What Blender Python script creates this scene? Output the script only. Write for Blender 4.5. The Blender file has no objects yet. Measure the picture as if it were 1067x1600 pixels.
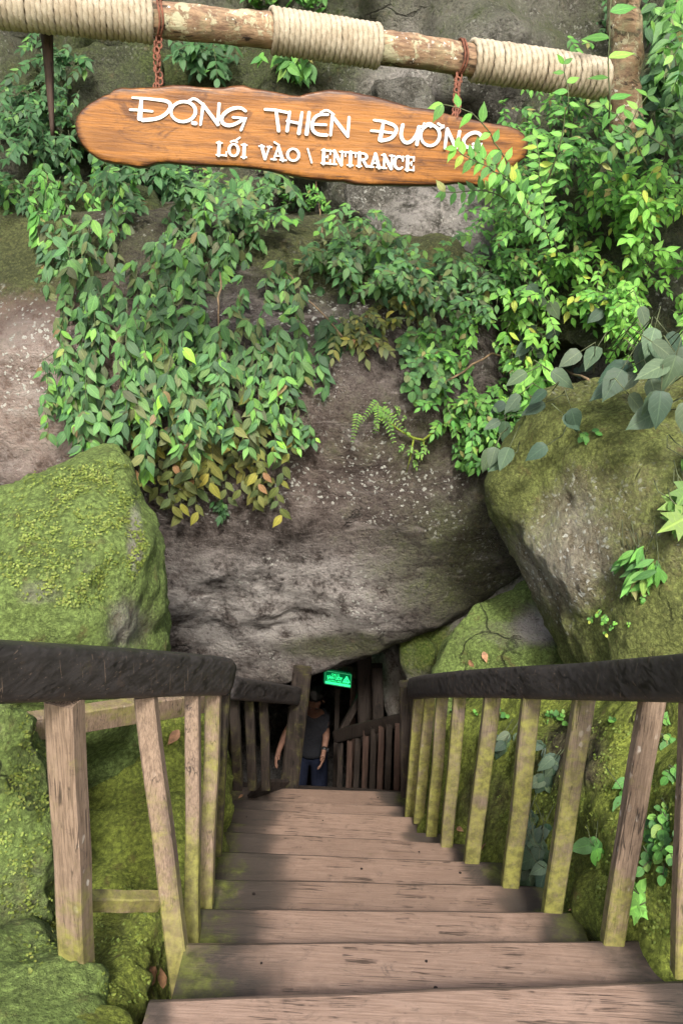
import bpy, bmesh, math, random
import numpy as np
from mathutils import Vector, Matrix, noise
from mathutils.bvhtree import BVHTree
random.seed(7); rng = np.random.default_rng(7)
C = bpy.context.scene.collection
scene = bpy.context.scene
R = math.radians

# ---------------------------------------------------------------- camera
PITCH, ROLL, FPX, PW, PH = R(16.8), R(3.1), 1291.0, 1067.0, 1600.0
fw = Vector((0, math.cos(PITCH), -math.sin(PITCH)))
rt0 = Vector((1, 0, 0)); up0 = rt0.cross(fw)
rt = rt0*math.cos(ROLL) + up0*math.sin(ROLL)
up = up0*math.cos(ROLL) - rt0*math.sin(ROLL)
EYE = Vector((0, 0, 1.6))
cam = bpy.data.cameras.new('camera'); cam.sensor_fit = 'VERTICAL'
cam.sensor_height = 22.3; cam.lens = 22.3*FPX/PH; cam.clip_start = 0.05; cam.clip_end = 500
co = bpy.data.objects.new('camera', cam); C.objects.link(co)
m = Matrix((rt, up, -fw)).transposed().to_4x4(); m.translation = EYE
co.matrix_world = m; scene.camera = co

# ---------------------------------------------------------------- light
SUN_EL, SUN_AZ = R(43), R(2.5)       # sun behind the photographer, a little to the right
w = bpy.data.worlds.new('World'); scene.world = w; w.use_nodes = True
nt = w.node_tree; bg = nt.nodes['Background']
sky = nt.nodes.new('ShaderNodeTexSky'); sky.sky_type = 'NISHITA'; sky.sun_disc = False
sky.dust_density = 4.0; sky.ozone_density = 0.4; sky.sun_elevation = SUN_EL; sky.sun_rotation = math.pi - SUN_AZ
nt.links.new(sky.outputs[0], bg.inputs[0]); bg.inputs[1].default_value = 0.15
sl = bpy.data.lights.new('sun', 'SUN'); sl.energy = 2.3; sl.angle = R(8); sl.color = (1.0, 0.96, 0.9)
so = bpy.data.objects.new('sun', sl); C.objects.link(so)
sd = Vector((math.sin(SUN_AZ)*math.cos(SUN_EL), -math.cos(SUN_AZ)*math.cos(SUN_EL), math.sin(SUN_EL)))
so.rotation_euler = sd.to_track_quat('Z', 'Y').to_euler(); so.location = (3, -6, 8)
scene.view_settings.view_transform = 'Standard'; scene.view_settings.look = 'None'
scene.view_settings.exposure = 1.22; scene.view_settings.gamma = 1

# ---------------------------------------------------------------- helpers
def ray(px, py):
    return fw + rt*((px-PW/2)/FPX) - up*((py-PH/2)/FPX)
def P(px, py, Y):                   # world point seen at photo pixel, at distance Y ahead
    d = ray(px, py); return EYE + d*(Y/d.y)
def Pz(px, py, z):
    d = ray(px, py); return EYE + d*((z-EYE.z)/d.z)
def toPx(p):
    v = Vector(p)-EYE; z = v.dot(fw); return PW/2+FPX*v.dot(rt)/z, PH/2-FPX*v.dot(up)/z

def tag(o, label=None, cat=None, group=None, kind=None):
    if label: o['label'] = label
    if cat: o['category'] = cat
    if group: o['group'] = group
    if kind: o['kind'] = kind
    return o
def empty(name, loc, label, cat, group=None):
    o = bpy.data.objects.new(name, None); C.objects.link(o); o.location = loc
    o.empty_display_size = .1
    return tag(o, label, cat, group)
def link(name, me, mat, parent=None, smooth=True):
    """link mesh (built in world coordinates) with its origin at its base"""
    o = bpy.data.objects.new(name, me); C.objects.link(o)
    if mat: me.materials.append(mat)
    n = len(me.vertices)
    a = np.empty(n*3, 'f'); me.vertices.foreach_get('co', a); a = a.reshape(-1, 3)
    if n:
        org = Vector(((a[:, 0].min()+a[:, 0].max())/2, (a[:, 1].min()+a[:, 1].max())/2, a[:, 2].min()))
        a -= np.array(org, 'f'); me.vertices.foreach_set('co', a.ravel()); me.update()
        if parent is not None:
            o.parent = parent; o.location = org - world_loc(parent)
        else: o.location = org
    if smooth: me.polygons.foreach_set('use_smooth', [True]*len(me.polygons))
    return o
def world_loc(o):
    v = Vector(o.location)
    while o.parent: o = o.parent; v += Vector(o.location)
    return v

class MB:
    def __init__(s): s.v = []; s.f = []
    def add(s, vs, fs):
        b = len(s.v); s.v += [tuple(p) for p in vs]; s.f += [tuple(i+b for i in f) for f in fs]
    def box8(s, c):        # 8 corners: bottom 4 (ccw), top 4
        s.add(c, [(0, 3, 2, 1), (4, 5, 6, 7), (0, 1, 5, 4), (1, 2, 6, 5), (2, 3, 7, 6), (3, 0, 4, 7)])
    def tube(s, pts, rad, n=8, cap=True):
        pts = [Vector(p) for p in pts]; k = len(pts); rs = rad if hasattr(rad, '__len__') else [rad]*k
        vs = []; ref = None
        for i, p in enumerate(pts):
            t = (pts[min(i+1, k-1)]-pts[max(i-1, 0)])
            if t.length < 1e-9: t = Vector((0, 0, 1))
            t.normalize()
            if ref is None: ref = t.orthogonal().normalized()
            ref = (ref - t*ref.dot(t))
            if ref.length < 1e-6: ref = t.orthogonal()
            ref.normalize(); b = t.cross(ref)
            for j in range(n):
                a = 2*math.pi*j/n; vs.append(p + (ref*math.cos(a)+b*math.sin(a))*rs[i])
        fs = [(i*n+j, i*n+(j+1) % n, (i+1)*n+(j+1) % n, (i+1)*n+j) for i in range(k-1) for j in range(n)]
        if cap: fs += [tuple(range(n-1, -1, -1)), tuple((k-1)*n+j for j in range(n))]
        s.add(vs, fs)
    def beam(s, a, b, w, h, side=None, segs=1, wob=0.0, endw=None, seed=0):
        """squared timber from a to b: w across 'side', h across the other way"""
        a = Vector(a); b = Vector(b); t = (b-a).normalized()
        sd_ = Vector(side) if side is not None else Vector((1, 0, 0))
        sd_ = (sd_ - t*sd_.dot(t)).normalized(); ot = t.cross(sd_).normalized()
        ch = min(w, h)*0.10; vs = []; k = segs+1
        prof = lambda w_, h_: [(-w_/2+ch, -h_/2), (w_/2-ch, -h_/2), (w_/2, -h_/2+ch), (w_/2, h_/2-ch), (w_/2-ch, h_/2), (-w_/2+ch, h_/2), (-w_/2, h_/2-ch), (-w_/2, -h_/2+ch)]
        for i in range(k):
            u = i/(k-1); c = a.lerp(b, u)
            ww = w + ((endw or w)-w)*u
            if wob: c = c + Vector((noise.noise((seed*7.1, u*3, 0)), noise.noise((u*3, seed*3.3, 5)), 0))*wob
            for x, y in prof(ww, h): vs.append(c+sd_*x+ot*y)
        fs = [(i*8+j, i*8+(j+1) % 8, (i+1)*8+(j+1) % 8, (i+1)*8+j) for i in range(k-1) for j in range(8)]
        fs += [tuple(range(7, -1, -1)), tuple((k-1)*8+j for j in range(8))]
        s.add(vs, fs)
    def mesh(s, name):
        me = bpy.data.meshes.new(name); me.from_pydata(s.v, [], s.f); me.validate()
        bm = bmesh.new(); bm.from_mesh(me); bmesh.ops.recalc_face_normals(bm, faces=bm.faces); bm.to_mesh(me); bm.free()
        return me
    def build(s, name, mat, parent=None, smooth=False, **k):
        o = link(name, s.mesh(name), mat, parent, smooth)
        if k: tag(o, **k)
        return o

# ---------------------------------------------------------------- materials
def newmat(name):
    m_ = bpy.data.materials.new(name); m_.use_nodes = True
    t = m_.node_tree; b = t.nodes['Principled BSDF']; return m_, t, b
class NB:
    def __init__(s, t): s.t = t; s.geo = t.nodes.new('ShaderNodeNewGeometry')
    def n(s, ty, **k):
        x = s.t.nodes.new(ty)
        for a, b in k.items(): setattr(x, a, b)
        return x
    def l(s, a, b): s.t.links.new(a, b)
    def set(s, sock, v):
        if hasattr(v, 'is_linked') or isinstance(v, bpy.types.NodeSocket): s.l(v, sock)
        else: sock.default_value = v
    def scale(s, vec, sc):
        x = s.n('ShaderNodeVectorMath', operation='MULTIPLY'); s.l(vec, x.inputs[0]); x.inputs[1].default_value = sc if hasattr(sc, '__len__') else (sc,)*3
        return x.outputs[0]
    def noise(s, vec, sc=5, det=6, rough=.55, dist=0.0):
        x = s.n('ShaderNodeTexNoise'); s.l(vec, x.inputs['Vector']); x.inputs['Scale'].default_value = sc
        x.inputs['Detail'].default_value = det; x.inputs['Roughness'].default_value = rough; x.inputs['Distortion'].default_value = dist
        return x.outputs['Fac']
    def vor(s, vec, sc=5, feat='F1', rnd=1):
        x = s.n('ShaderNodeTexVoronoi', feature=feat); s.l(vec, x.inputs['Vector']); x.inputs['Scale'].default_value = sc
        x.inputs['Randomness'].default_value = rnd
        return x.outputs['Distance']
    def ramp(s, f, a, b, lo=0., hi=1.):
        x = s.n('ShaderNodeMapRange', interpolation_type='SMOOTHSTEP'); s.set(x.inputs[0], f)
        x.inputs[1].default_value = a; x.inputs[2].default_value = b; x.inputs[3].default_value = lo; x.inputs[4].default_value = hi
        return x.outputs[0]
    def mix(s, f, a, b, mode='MIX'):
        x = s.n('ShaderNodeMix', data_type='RGBA', blend_type=mode); s.set(x.inputs[0], f)
        for sock, v in ((x.inputs[6], a), (x.inputs[7], b)):
            if isinstance(v, bpy.types.NodeSocket): s.l(v, sock)
            else: sock.default_value = (*v, 1) if len(v) == 3 else v
        return x.outputs[2]
    def m(s, op, a, b=0.0, c=None, clamp=False):
        x = s.n('ShaderNodeMath', operation=op, use_clamp=clamp); s.set(x.inputs[0], a); s.set(x.inputs[1], b)
        if c is not None: s.set(x.inputs[2], c)
        return x.outputs[0]
    def attr(s, name):
        x = s.n('ShaderNodeAttribute', attribute_name=name); return x
    def bump(s, h, st=.5, dist=.02, nrm=None):
        x = s.n('ShaderNodeBump'); s.l(h, x.inputs['Height']); x.inputs['Strength'].default_value = st; x.inputs['Distance'].default_value = dist
        if nrm is not None: s.l(nrm, x.inputs['Normal'])
        return x.outputs[0]

def rock_mat(name, dark, mid, light, moss1=(.16, .25, .025), moss2=(.07, .12, .015), lich=(.55, .56, .5), lichen=.5, fleck=.5, streak=0.0):
    """stone with moss (vertex attribute 'moss'), pale mineral patches ('pale') and lichen ('lich')"""
    m_, t, b = newmat(name); N = NB(t); pos = N.geo.outputs['Position']
    n1 = N.noise(pos, 1.7, 8, .62, .4); n2 = N.noise(pos, 7, 8, .65, .2); n3 = N.noise(pos, 38, 6, .7); n4 = N.noise(pos, 150, 3, .6)
    c = N.mix(N.ramp(n1, .35, .62), dark, mid)
    c = N.mix(N.ramp(n2, .42, .68, 0, .8), c, light)
    c = N.mix(N.ramp(n3, .50, .66, 0, .55), c, light)
    c = N.mix(N.ramp(n3, .48, .34, 0, .7), c, tuple(x*.35 for x in dark))
    n5 = N.noise(pos, 85, 5, .8); c = N.mix(N.ramp(n5, .52, .66, 0, .5), c, light); c = N.mix(N.ramp(n5, .47, .34, 0, .65), c, tuple(x*.3 for x in dark))
    c = N.mix(N.m('MULTIPLY', N.attr('warm').outputs['Fac'], N.ramp(n2, .35, .65, .3, .8)), c, (.34, .215, .16))
    if streak:
        sp = N.n('ShaderNodeMapping'); N.l(pos, sp.inputs[0]); sp.inputs['Rotation'].default_value = (0, R(-28), 0); sp.inputs['Scale'].default_value = (1.2, 2, 5)
        st = N.noise(sp.outputs[0], 2.2, 9, .7, 1.2)
        c = N.mix(N.ramp(st, .52, .70, 0, streak), c, tuple(min(1, x*1.9+.05) for x in light))
    pal = N.m('MULTIPLY', N.attr('pale').outputs['Fac'], N.ramp(N.m('ADD', n2, N.m('MULTIPLY', n3, .5)), .55, .9))
    c = N.mix(pal, c, (.50, .47, .44))
    # lichen: round pale scabs in groups
    wrp = N.n('ShaderNodeTexNoise'); N.l(pos, wrp.inputs['Vector']); wrp.inputs['Scale'].default_value = 30; wv = N.n('ShaderNodeVectorMath', operation='MULTIPLY_ADD'); N.l(wrp.outputs['Color'], wv.inputs[0]); wv.inputs[1].default_value = (.05,)*3; N.l(pos, wv.inputs[2]); vd = N.vor(wv.outputs[0], 30, 'F1'); vd2 = N.vor(N.scale(N.n('ShaderNodeVectorMath', operation='ADD').outputs[0], 1) if False else pos, 95)
    msk = N.ramp(N.m('ADD', N.noise(pos, 3.2, 4, .5), N.m('MULTIPLY', N.attr('lich').outputs['Fac'], .4)), .55, .75)
    li = N.m('MULTIPLY', N.ramp(N.m('ADD', vd, N.m('MULTIPLY', n3, .7)), .66, .54), msk)
    li = N.m('MULTIPLY', li, lichen, clamp=True)
    c = N.mix(li, c, lich)
    fl = N.m('MULTIPLY', N.ramp(N.m('ADD', vd2, N.m('MULTIPLY', n3, .5)), .46, .34), N.ramp(N.noise(pos, 3.1, 7, .75), .46, .62, 0, fleck))
    c = N.mix(fl, c, (.62, .60, .56))
    # moss
    ma = N.attr('moss').outputs['Fac']
    sx = N.n('ShaderNodeSeparateXYZ'); N.l(N.geo.outputs['Normal'], sx.inputs[0])
    mf = N.m('ADD', N.m('MULTIPLY', N.m('SUBTRACT', ma, .5), 1.1), N.m('MULTIPLY', N.m('SUBTRACT', N.m('ADD', N.m('MULTIPLY', n1, .35), N.m('ADD', N.m('MULTIPLY', n2, .45), N.m('MULTIPLY', n3, .3))), .55), 2.6))
    mf = N.m('ADD', mf, N.m('MULTIPLY', sx.outputs[2], .15))
    mf = N.ramp(mf, -.38, .42)
    mc = N.mix(N.ramp(N.noise(pos, 4.5, 5, .6), .36, .64), moss2, moss1)
    mc = N.mix(N.ramp(N.noise(pos, 70, 6, .85), .44, .62, 0, .8), mc, tuple(x*1.55 for x in moss1))
    mc = N.mix(N.ramp(N.noise(pos, 60, 6, .85), .52, .38, 0, .75), mc, tuple(x*.45 for x in moss2))
    mc = N.mix(N.ramp(N.vor(pos, 55), .35, .75, 0, .5), mc, tuple(x*.5 for x in moss2))
    mc = N.mix(N.ramp(N.noise(pos, 12, 5, .6), .58, .74, 0, .6), mc, (.17, .12, .05))
    c = N.mix(mf, c, mc)
    # sparse cracks
    wq = N.n('ShaderNodeVectorMath', operation='MULTIPLY_ADD'); wn = N.n('ShaderNodeTexNoise'); N.l(pos, wn.inputs['Vector']); wn.inputs['Scale'].default_value = 3; wn.inputs['Detail'].default_value = 7; N.l(wn.outputs['Color'], wq.inputs[0]); wq.inputs[1].default_value = (.5,)*3; N.l(pos, wq.inputs[2])
    ce = N.vor(wq.outputs[0], 1.63, 'DISTANCE_TO_EDGE'); crk = N.m('MULTIPLY', N.ramp(ce, .018, .002), N.ramp(N.noise(pos, 1.3, 3), .57, .66))
    c = N.mix(N.m('MULTIPLY', crk, .65), c, (.012, .010, .008))
    N.l(c, b.inputs['Base Color'])
    b.inputs['Roughness'].default_value = .85; b.inputs['Specular IOR Level'].default_value = .25
    h = N.m('ADD', N.m('MULTIPLY', n2, .9), N.m('ADD', N.m('MULTIPLY', n3, .9), N.m('MULTIPLY', n5, .5)))
    h = N.m('SUBTRACT', h, N.m('MULTIPLY', crk, .8))
    h = N.m('ADD', h, N.m('MULTIPLY', mf, N.m('ADD', .15, N.m('MULTIPLY', N.noise(pos, 110, 4, .8), .45))))
    h = N.m('ADD', h, N.m('MULTIPLY', li, .12))
    N.l(N.bump(h, 1.0, .045), b.inputs['Normal'])
    return m_

def wood_mat(name, c1, c2, grain=(1, 18, 18), dark=(.05, .035, .025), algae=(.15, .15, .03), alg=1.0, rough=.65, spec=.35, fine=260, end=False, flecks=0.0, scratch=0.0, bump=.35):
    """grain runs along object X unless grain scale says otherwise; algae from vertex attribute 'moss'"""
    m_, t, b = newmat(name); N = NB(t); pos = N.geo.outputs['Position']
    g = N.scale(pos, grain)
    n1 = N.noise(g, 6, 7, .65, .5); n2 = N.noise(g, 22, 4, .7); n0 = N.noise(pos, 3.5, 6, .6, .2)
    c = N.mix(N.ramp(n1, .35, .65), c1, c2)
    c = N.mix(N.ramp(n2, .50, .75, 0, .5), c, tuple(x*.45 for x in c1))
    c = N.mix(N.ramp(n0, .42, .30, 0, .45), c, tuple(x*.5 for x in c1))
    c = N.mix(N.ramp(N.noise(pos, 34, 5, .75), .55, .8, 0, .35), c, tuple(min(.9, x*1.45) for x in c2))
    if flecks:
        vd = N.vor(N.scale(pos, (1, 1, .6)), 34)
        c = N.mix(N.m('MULTIPLY', N.ramp(N.m('ADD', vd, N.m('MULTIPLY', N.noise(pos, 60, 3), .5)), .50, .38), N.ramp(N.noise(pos, 6, 3), .5, .66, 0, flecks)), c, (.6, .57, .5))
    tn = N.attr('tone').outputs['Fac']; c = N.mix(N.m('MULTIPLY', tn, .5), c, tuple(x*.55 for x in c1))
    crk = N.noise(N.scale(pos, tuple(x*.55 for x in grain)), 1.6, 3, .6, .1); crk = N.m('MULTIPLY', N.ramp(N.m('ABSOLUTE', N.m('SUBTRACT', crk, .5)), .022, .006), N.ramp(N.noise(pos, 5.1, 4, .6), .50, .56))
    c = N.mix(N.m('MULTIPLY', crk, .85), c, tuple(x*.18 for x in c1))
    st = N.attr('stain_shade').outputs['Fac']
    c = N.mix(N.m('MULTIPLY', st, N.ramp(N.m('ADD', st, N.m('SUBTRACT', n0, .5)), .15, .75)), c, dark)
    ma = N.attr('moss').outputs['Fac']
    af = N.ramp(N.m('ADD', ma, N.m('MULTIPLY', N.m('SUBTRACT', N.noise(pos, 9, 8, .78), .5), 2.6)), .25, 1.0, 0, alg)
    ac = N.mix(N.ramp(N.noise(pos, 30, 5, .7), .35, .65), tuple(x*.6 for x in algae), tuple(x*1.5 for x in algae))
    c = N.mix(N.m('MULTIPLY', af, .85), c, ac)
    # grime specks, scuffs and water marks
    c = N.mix(N.ramp(N.noise(pos, 120, 5, .8), .60, .74, 0, .55), c, dark)
    c = N.mix(N.ramp(N.noise(N.scale(pos, (1, 1.6, 1.6)), 14, 8, .8, .6), .53, .68, 0, .50), c, tuple(x*1.2 for x in dark))
    c = N.mix(N.ramp(N.noise(pos, 2.3, 8, .7, .5), .52, .70, 0, .30), c, tuple(min(.9, x*1.35) for x in c2))
    if scratch:
        mp = N.n('ShaderNodeMapping'); N.l(pos, mp.inputs[0]); mp.inputs['Rotation'].default_value = (.4, .5, .9); mp.inputs['Scale'].default_value = (60, 60, 3.5)
        s1 = N.noise(mp.outputs[0], 3.2, 2, .4, .3)
        mp2 = N.n('ShaderNodeMapping'); N.l(pos, mp2.inputs[0]); mp2.inputs['Rotation'].default_value = (-.6, 1.2, .2); mp2.inputs['Scale'].default_value = (70, 4, 70)
        s2 = N.noise(mp2.outputs[0], 3.2, 2, .4, .3)
        sc = N.m('ADD', N.ramp(s1, .69, .73, 0, scratch), N.ramp(s2, .69, .73, 0, scratch), clamp=True)
        c = N.mix(sc, c, (.28, .20, .14))
    N.l(c, b.inputs['Base Color']); b.inputs['Specular IOR Level'].default_value = spec
    N.l(N.ramp(n1, .3, .7, rough-.1, rough+.12), b.inputs['Roughness'])
    h = N.m('ADD', n1, N.m('ADD', N.m('MULTIPLY', n2, .5), N.m('MULTIPLY', N.noise(g, 70, 3), .25)))
    N.l(N.bump(h, bump, .006), b.inputs['Normal'])
    return m_

def plain(name, col, rough=.6, metal=0., vary=.25, sc=30, emit=None, es=1.0, bump=0.15):
    m_, t, b = newmat(name); N = NB(t); tc = N.n('ShaderNodeTexCoord')
    n = N.noise(tc.outputs['Object'], sc, 5, .65)
    N.l(N.mix(N.ramp(n, .3, .7), tuple(c*(1-vary) for c in col), tuple(min(1, c*(1+vary)) for c in col)), b.inputs['Base Color'])
    b.inputs['Roughness'].default_value = rough; b.inputs['Metallic'].default_value = metal
    if rough > .88: b.inputs['Specular IOR Level'].default_value = .08
    if bump: N.l(N.bump(n, bump, .003), b.inputs['Normal'])
    if emit: b.inputs['Emission Color'].default_value = (*emit, 1); b.inputs['Emission Strength'].default_value = es
    return m_

M = {}
M['boulder'] = rock_mat('brown boulder stone', (.046, .037, .032), (.098, .079, .069), (.20, .175, .16), moss1=(.11, .125, .045), moss2=(.065, .075, .03), lichen=.9, fleck=.9, streak=.45)
M['mossrock'] = rock_mat('mossy boulder stone', (.12, .10, .07), (.20, .17, .12), (.36, .34, .28), moss1=(.225, .32, .085), moss2=(.135, .19, .05), lichen=.7)
M['goldrock'] = rock_mat('ochre mossy boulder stone', (.14, .115, .065), (.25, .21, .12), (.42, .38, .28), moss1=(.215, .25, .07), moss2=(.145, .165, .05), lichen=.9, fleck=1.0)
M['bank'] = rock_mat('mossy bank earth', (.05, .038, .022), (.11, .085, .05), (.22, .19, .12), moss1=(.28, .34, .055), moss2=(.16, .20, .035), lichen=.15, fleck=.25)
M['cliff'] = rock_mat('grey cliff stone', (.05, .047, .036), (.11, .107, .083), (.26, .25, .22), moss1=(.085, .11, .035), moss2=(.04, .055, .018), lichen=.6)
M['pale'] = rock_mat('pale grey stone', (.14, .12, .10), (.28, .25, .21), (.5, .47, .42), moss1=(.14, .16, .04), lichen=.4)
M['cave'] = rock_mat('cave stone darkened for shade', (.03, .028, .026), (.07, .066, .06), (.16, .15, .14), moss1=(.05, .06, .02), moss2=(.03, .035, .01), lichen=.1, fleck=.2)  # low stone colour stands in for the darkness inside the cave
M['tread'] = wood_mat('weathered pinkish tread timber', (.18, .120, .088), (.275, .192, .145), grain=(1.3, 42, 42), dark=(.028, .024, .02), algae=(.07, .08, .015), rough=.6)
M['post'] = wood_mat('weathered pinkish post timber', (.12, .083, .056), (.235, .17, .12), grain=(38, 38, 1.6), dark=(.05, .035, .03), flecks=.7, rough=.75)
M['slim'] = wood_mat('weathered grey brown baluster timber', (.10, .075, .055), (.18, .135, .10), grain=(38, 38, 1.6), dark=(.04, .03, .025), flecks=.25, rough=.75)
M['rail'] = wood_mat('black oiled handrail timber', (.017, .015, .0145), (.036, .032, .031), grain=(3, 3, 12), alg=.3, rough=.5, spec=.35, scratch=.30, bump=.03)
M['darkwood'] = wood_mat('timber darkened for shade', (.012, .009, .007), (.026, .019, .015), grain=(16, 16, 1), rough=.6, alg=.6)  # cave darkness put into the timber colour
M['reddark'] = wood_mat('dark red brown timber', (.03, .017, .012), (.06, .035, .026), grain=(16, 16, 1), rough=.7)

def set_attr(me, name, vals):
    a = me.attributes.new(name, 'FLOAT', 'POINT'); a.data.foreach_set('value', np.asarray(vals, 'f'))

# ---------------------------------------------------------------- rocks
SOLIDS = []
def sm(a, b, x):
    t = np.clip((x-a)/(b-a), 0, 1); return t*t*(3-2*t)
def blob(P2, cx, cy, rx, ry, soft=.5):        # soft elliptical patch on the surface
    d = np.sqrt(((P2[:, 0]-cx)/rx)**2+((P2[:, 1]-cy)/ry)**2); return 1-sm(1-soft, 1+soft, d)
def finish_rock(name, me, mat, disp, facet, attrs, seed, kind, label, cat, group, parent=None):
    n = len(me.vertices); a = np.empty(n*3, 'f'); me.vertices.foreach_get('co', a); a = a.reshape(-1, 3)
    nr = np.empty(n*3, 'f'); me.vertices.foreach_get('normal', nr); nr = nr.reshape(-1, 3)
    off = Vector((seed*3.7, seed*1.9, seed*5.3)); d = np.zeros(n)
    for i in range(n):
        p = Vector(a[i])+off; h = 0.
        for (sc, am) in disp: h += am*noise.fractal(p*sc, 1.0, 2.1, 3)
        if facet:
            dd = noise.voronoi(p*facet[0])[0]; h += facet[1]*(dd[1]-dd[0] if facet[2] else -dd[0])
        d[i] = h
    a2 = a+nr*d[:, None]; me.vertices.foreach_set('co', a2.astype('f').ravel()); me.update()
    v = a2-np.array(EYE); z = np.maximum(v@np.array(fw), .3)
    p2 = np.stack([PW/2+FPX*(v@np.array(rt))/z, PH/2-FPX*(v@np.array(up))/z], 1)
    out = attrs(p2, a2, nr) if attrs else {}
    for k in ('moss', 'pale', 'lich', 'warm'): set_attr(me, k, out.get(k, np.zeros(n))*np.ones(n))
    verts = [Vector(p) for p in a2]; SOLIDS.append((verts, [tuple(p.vertices) for p in me.polygons]))
    o = link(name, me, mat, parent)
    return tag(o, label, cat, group, kind)
def rock(name, pts, mat, voxel=.03, smooth=4, disp=((1.2, .10), (4, .035), (13, .012)), facet=None, attrs=None, seed=1, kind=None, label=None, cat=None, group=None):
    bm = bmesh.new()
    for p in pts: bm.verts.new(p)
    r_ = bmesh.ops.convex_hull(bm, input=bm.verts)
    junk = [g for g in r_['geom_interior']+r_['geom_unused'] if isinstance(g, bmesh.types.BMVert)]
    if junk: bmesh.ops.delete(bm, geom=list(set(junk)), context='VERTS')
    me = bpy.data.meshes.new(name); bm.to_mesh(me); bm.free()
    o = bpy.data.objects.new('tmp', me); C.objects.link(o)
    md = o.modifiers.new('r', 'REMESH'); md.mode = 'VOXEL'; md.voxel_size = voxel
    if smooth: s_ = o.modifiers.new('s', 'SMOOTH'); s_.iterations = smooth; s_.factor = .8
    dg = bpy.context.evaluated_depsgraph_get(); dg.update()
    me2 = bpy.data.meshes.new_from_object(o.evaluated_get(dg)); bpy.data.objects.remove(o); me2.name = name
    return finish_rock(name, me2, mat, disp, facet, attrs, seed, kind, label, cat, group)
def front(lst, back, shrink=.85, dz=0, sh=(0, 0, 0)):
    """outline points (photo px, py, distance) plus the same outline farther back"""
    f = [P(*q) for q in lst]; c = sum(f, Vector())/len(f)
    return f+[bk(c+(p-c)*shrink, back, dz)+Vector(sh) for p in f]
def bk(p, back, dz=0):               # a point hidden behind p: the far side of a stone falls away from its crest
    d = (p-EYE); d = d/d.y
    if d.z > 0: d.z *= .5
    return p+d*back+Vector((0, 0, dz-.04))

# the giant boulder that roofs the cave mouth
def a_giant(p, w_, n):
    x, y = p[:, 0], p[:, 1]
    moss = .14+.55*blob(p, 735, 880, 120, 110, .8)+.55*blob(p, 40, 400, 120, 60)+.5*blob(p, 560, 1010, 130, 22)+.4*blob(p, 560, 400, 180, 60)+.55*blob(p, 600, 690, 120, 60, .6)*.6
    moss = moss+.25*sm(520, 380, y)
    pale = 1.1*blob(p, 400, 960, 190, 70, .8)+.4*blob(p, 40, 690, 120, 60, .7)+.35*blob(p, 600, 900, 150, 45, .8)+.5*blob(p, 60, 560, 90, 80)
    lich = 2.2*blob(p, 45, 490, 70, 120, .5)+.6*blob(p, 560, 470, 110, 60)+.5*blob(p, 540, 760, 160, 60)+.2
    return dict(moss=np.clip(moss, 0, 1), pale=np.clip(pale, 0, 1), lich=lich, warm=np.clip(1.1*blob(p, 60, 560, 120, 190, .6)+.2*blob(p, 480, 700, 200, 100, .8), 0, 1))
G = [P(*q) for q in [(-500, 330, 5.2), (0, 335, 5.0), (250, 345, 4.9), (500, 365, 4.95), (700, 390, 5.1), (790, 480, 5.2),
     (-500, 560, 4.5), (-50, 520, 4.45), (250, 540, 4.35), (520, 560, 4.4), (730, 560, 4.7),
     (-500, 900, 4.7), (0, 800, 4.45), (300, 800, 4.45), (560, 790, 4.5), (690, 770, 4.5), (790, 760, 4.6),
     (-500, 1050, 5.1), (150, 1015, 5.05), (280, 1028, 5.0), (350, 1056, 5.0), (445, 1070, 5.05), (510, 1046, 5.1), (600, 1012, 5.05), (690, 974, 4.95), (770, 938, 4.8), (850, 895, 4.65), (825, 830, 4.55), (600, 930, 4.8), (400, 960, 4.72)]]
G += [p+Vector((0, 4.0, .5)) for p in G[:6]+G[6:7]+G[17:18]]+[bk(p, 3.6, .35) for p in G[20:27]]
giant = rock('giant_boulder', G, M['boulder'], voxel=.028, smooth=5, disp=((.8, .10), (2.7, .038), (8, .011), (22, .007)), facet=(1.7, .02, True), attrs=a_giant, seed=2,
     label='giant dark brown overhanging boulder roofing the cave mouth behind the hanging vines', cat='boulder')

# mossy boulder above the left handrail
def a_left(p, w_, n):
    pale = blob(p, 212, 840, 14, 60, .4)+.8*blob(p, 60, 925, 38, 24, .6)+.5*blob(p, 130, 885, 26, 16)+blob(p, 195, 975, 32, 45, .6)*.7
    moss = .97-.62*np.clip(pale, 0, 1)
    return dict(moss=np.clip(moss, 0, 1), pale=np.clip(pale, 0, 1), lich=.1)
L = [P(*q) for q in [(-260, 900, 2.9), (-40, 828, 2.85), (20, 778, 2.9), (70, 742, 2.95), (120, 718, 3.0), (180, 700, 3.1), (203, 735, 3.05), (222, 820, 2.95), (236, 870, 2.95), (248, 940, 2.95), (246, 1010, 2.95), (262, 1100, 3.0), (262, 1250, 3.0),
    (-260, 1000, 2.35), (0, 930, 2.45), (120, 900, 2.55), (200, 930, 2.7), (215, 830, 2.8), (130, 1060, 2.5), (0, 1060, 2.4), (100, 1200, 2.6), (-200, 1250, 2.5)]]
L += [bk(p, 1.2) for p in L[:13]]
rock('mossy_boulder', L, M['mossrock'], voxel=.022, smooth=4, disp=((1.5, .06), (5, .03), (16, .012), (45, .005)), facet=(3, .03, True), attrs=a_left, seed=5,
     label='bright green mossy boulder rising behind the left handrail', cat='boulder', group='boulders beside the stairs')

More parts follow.
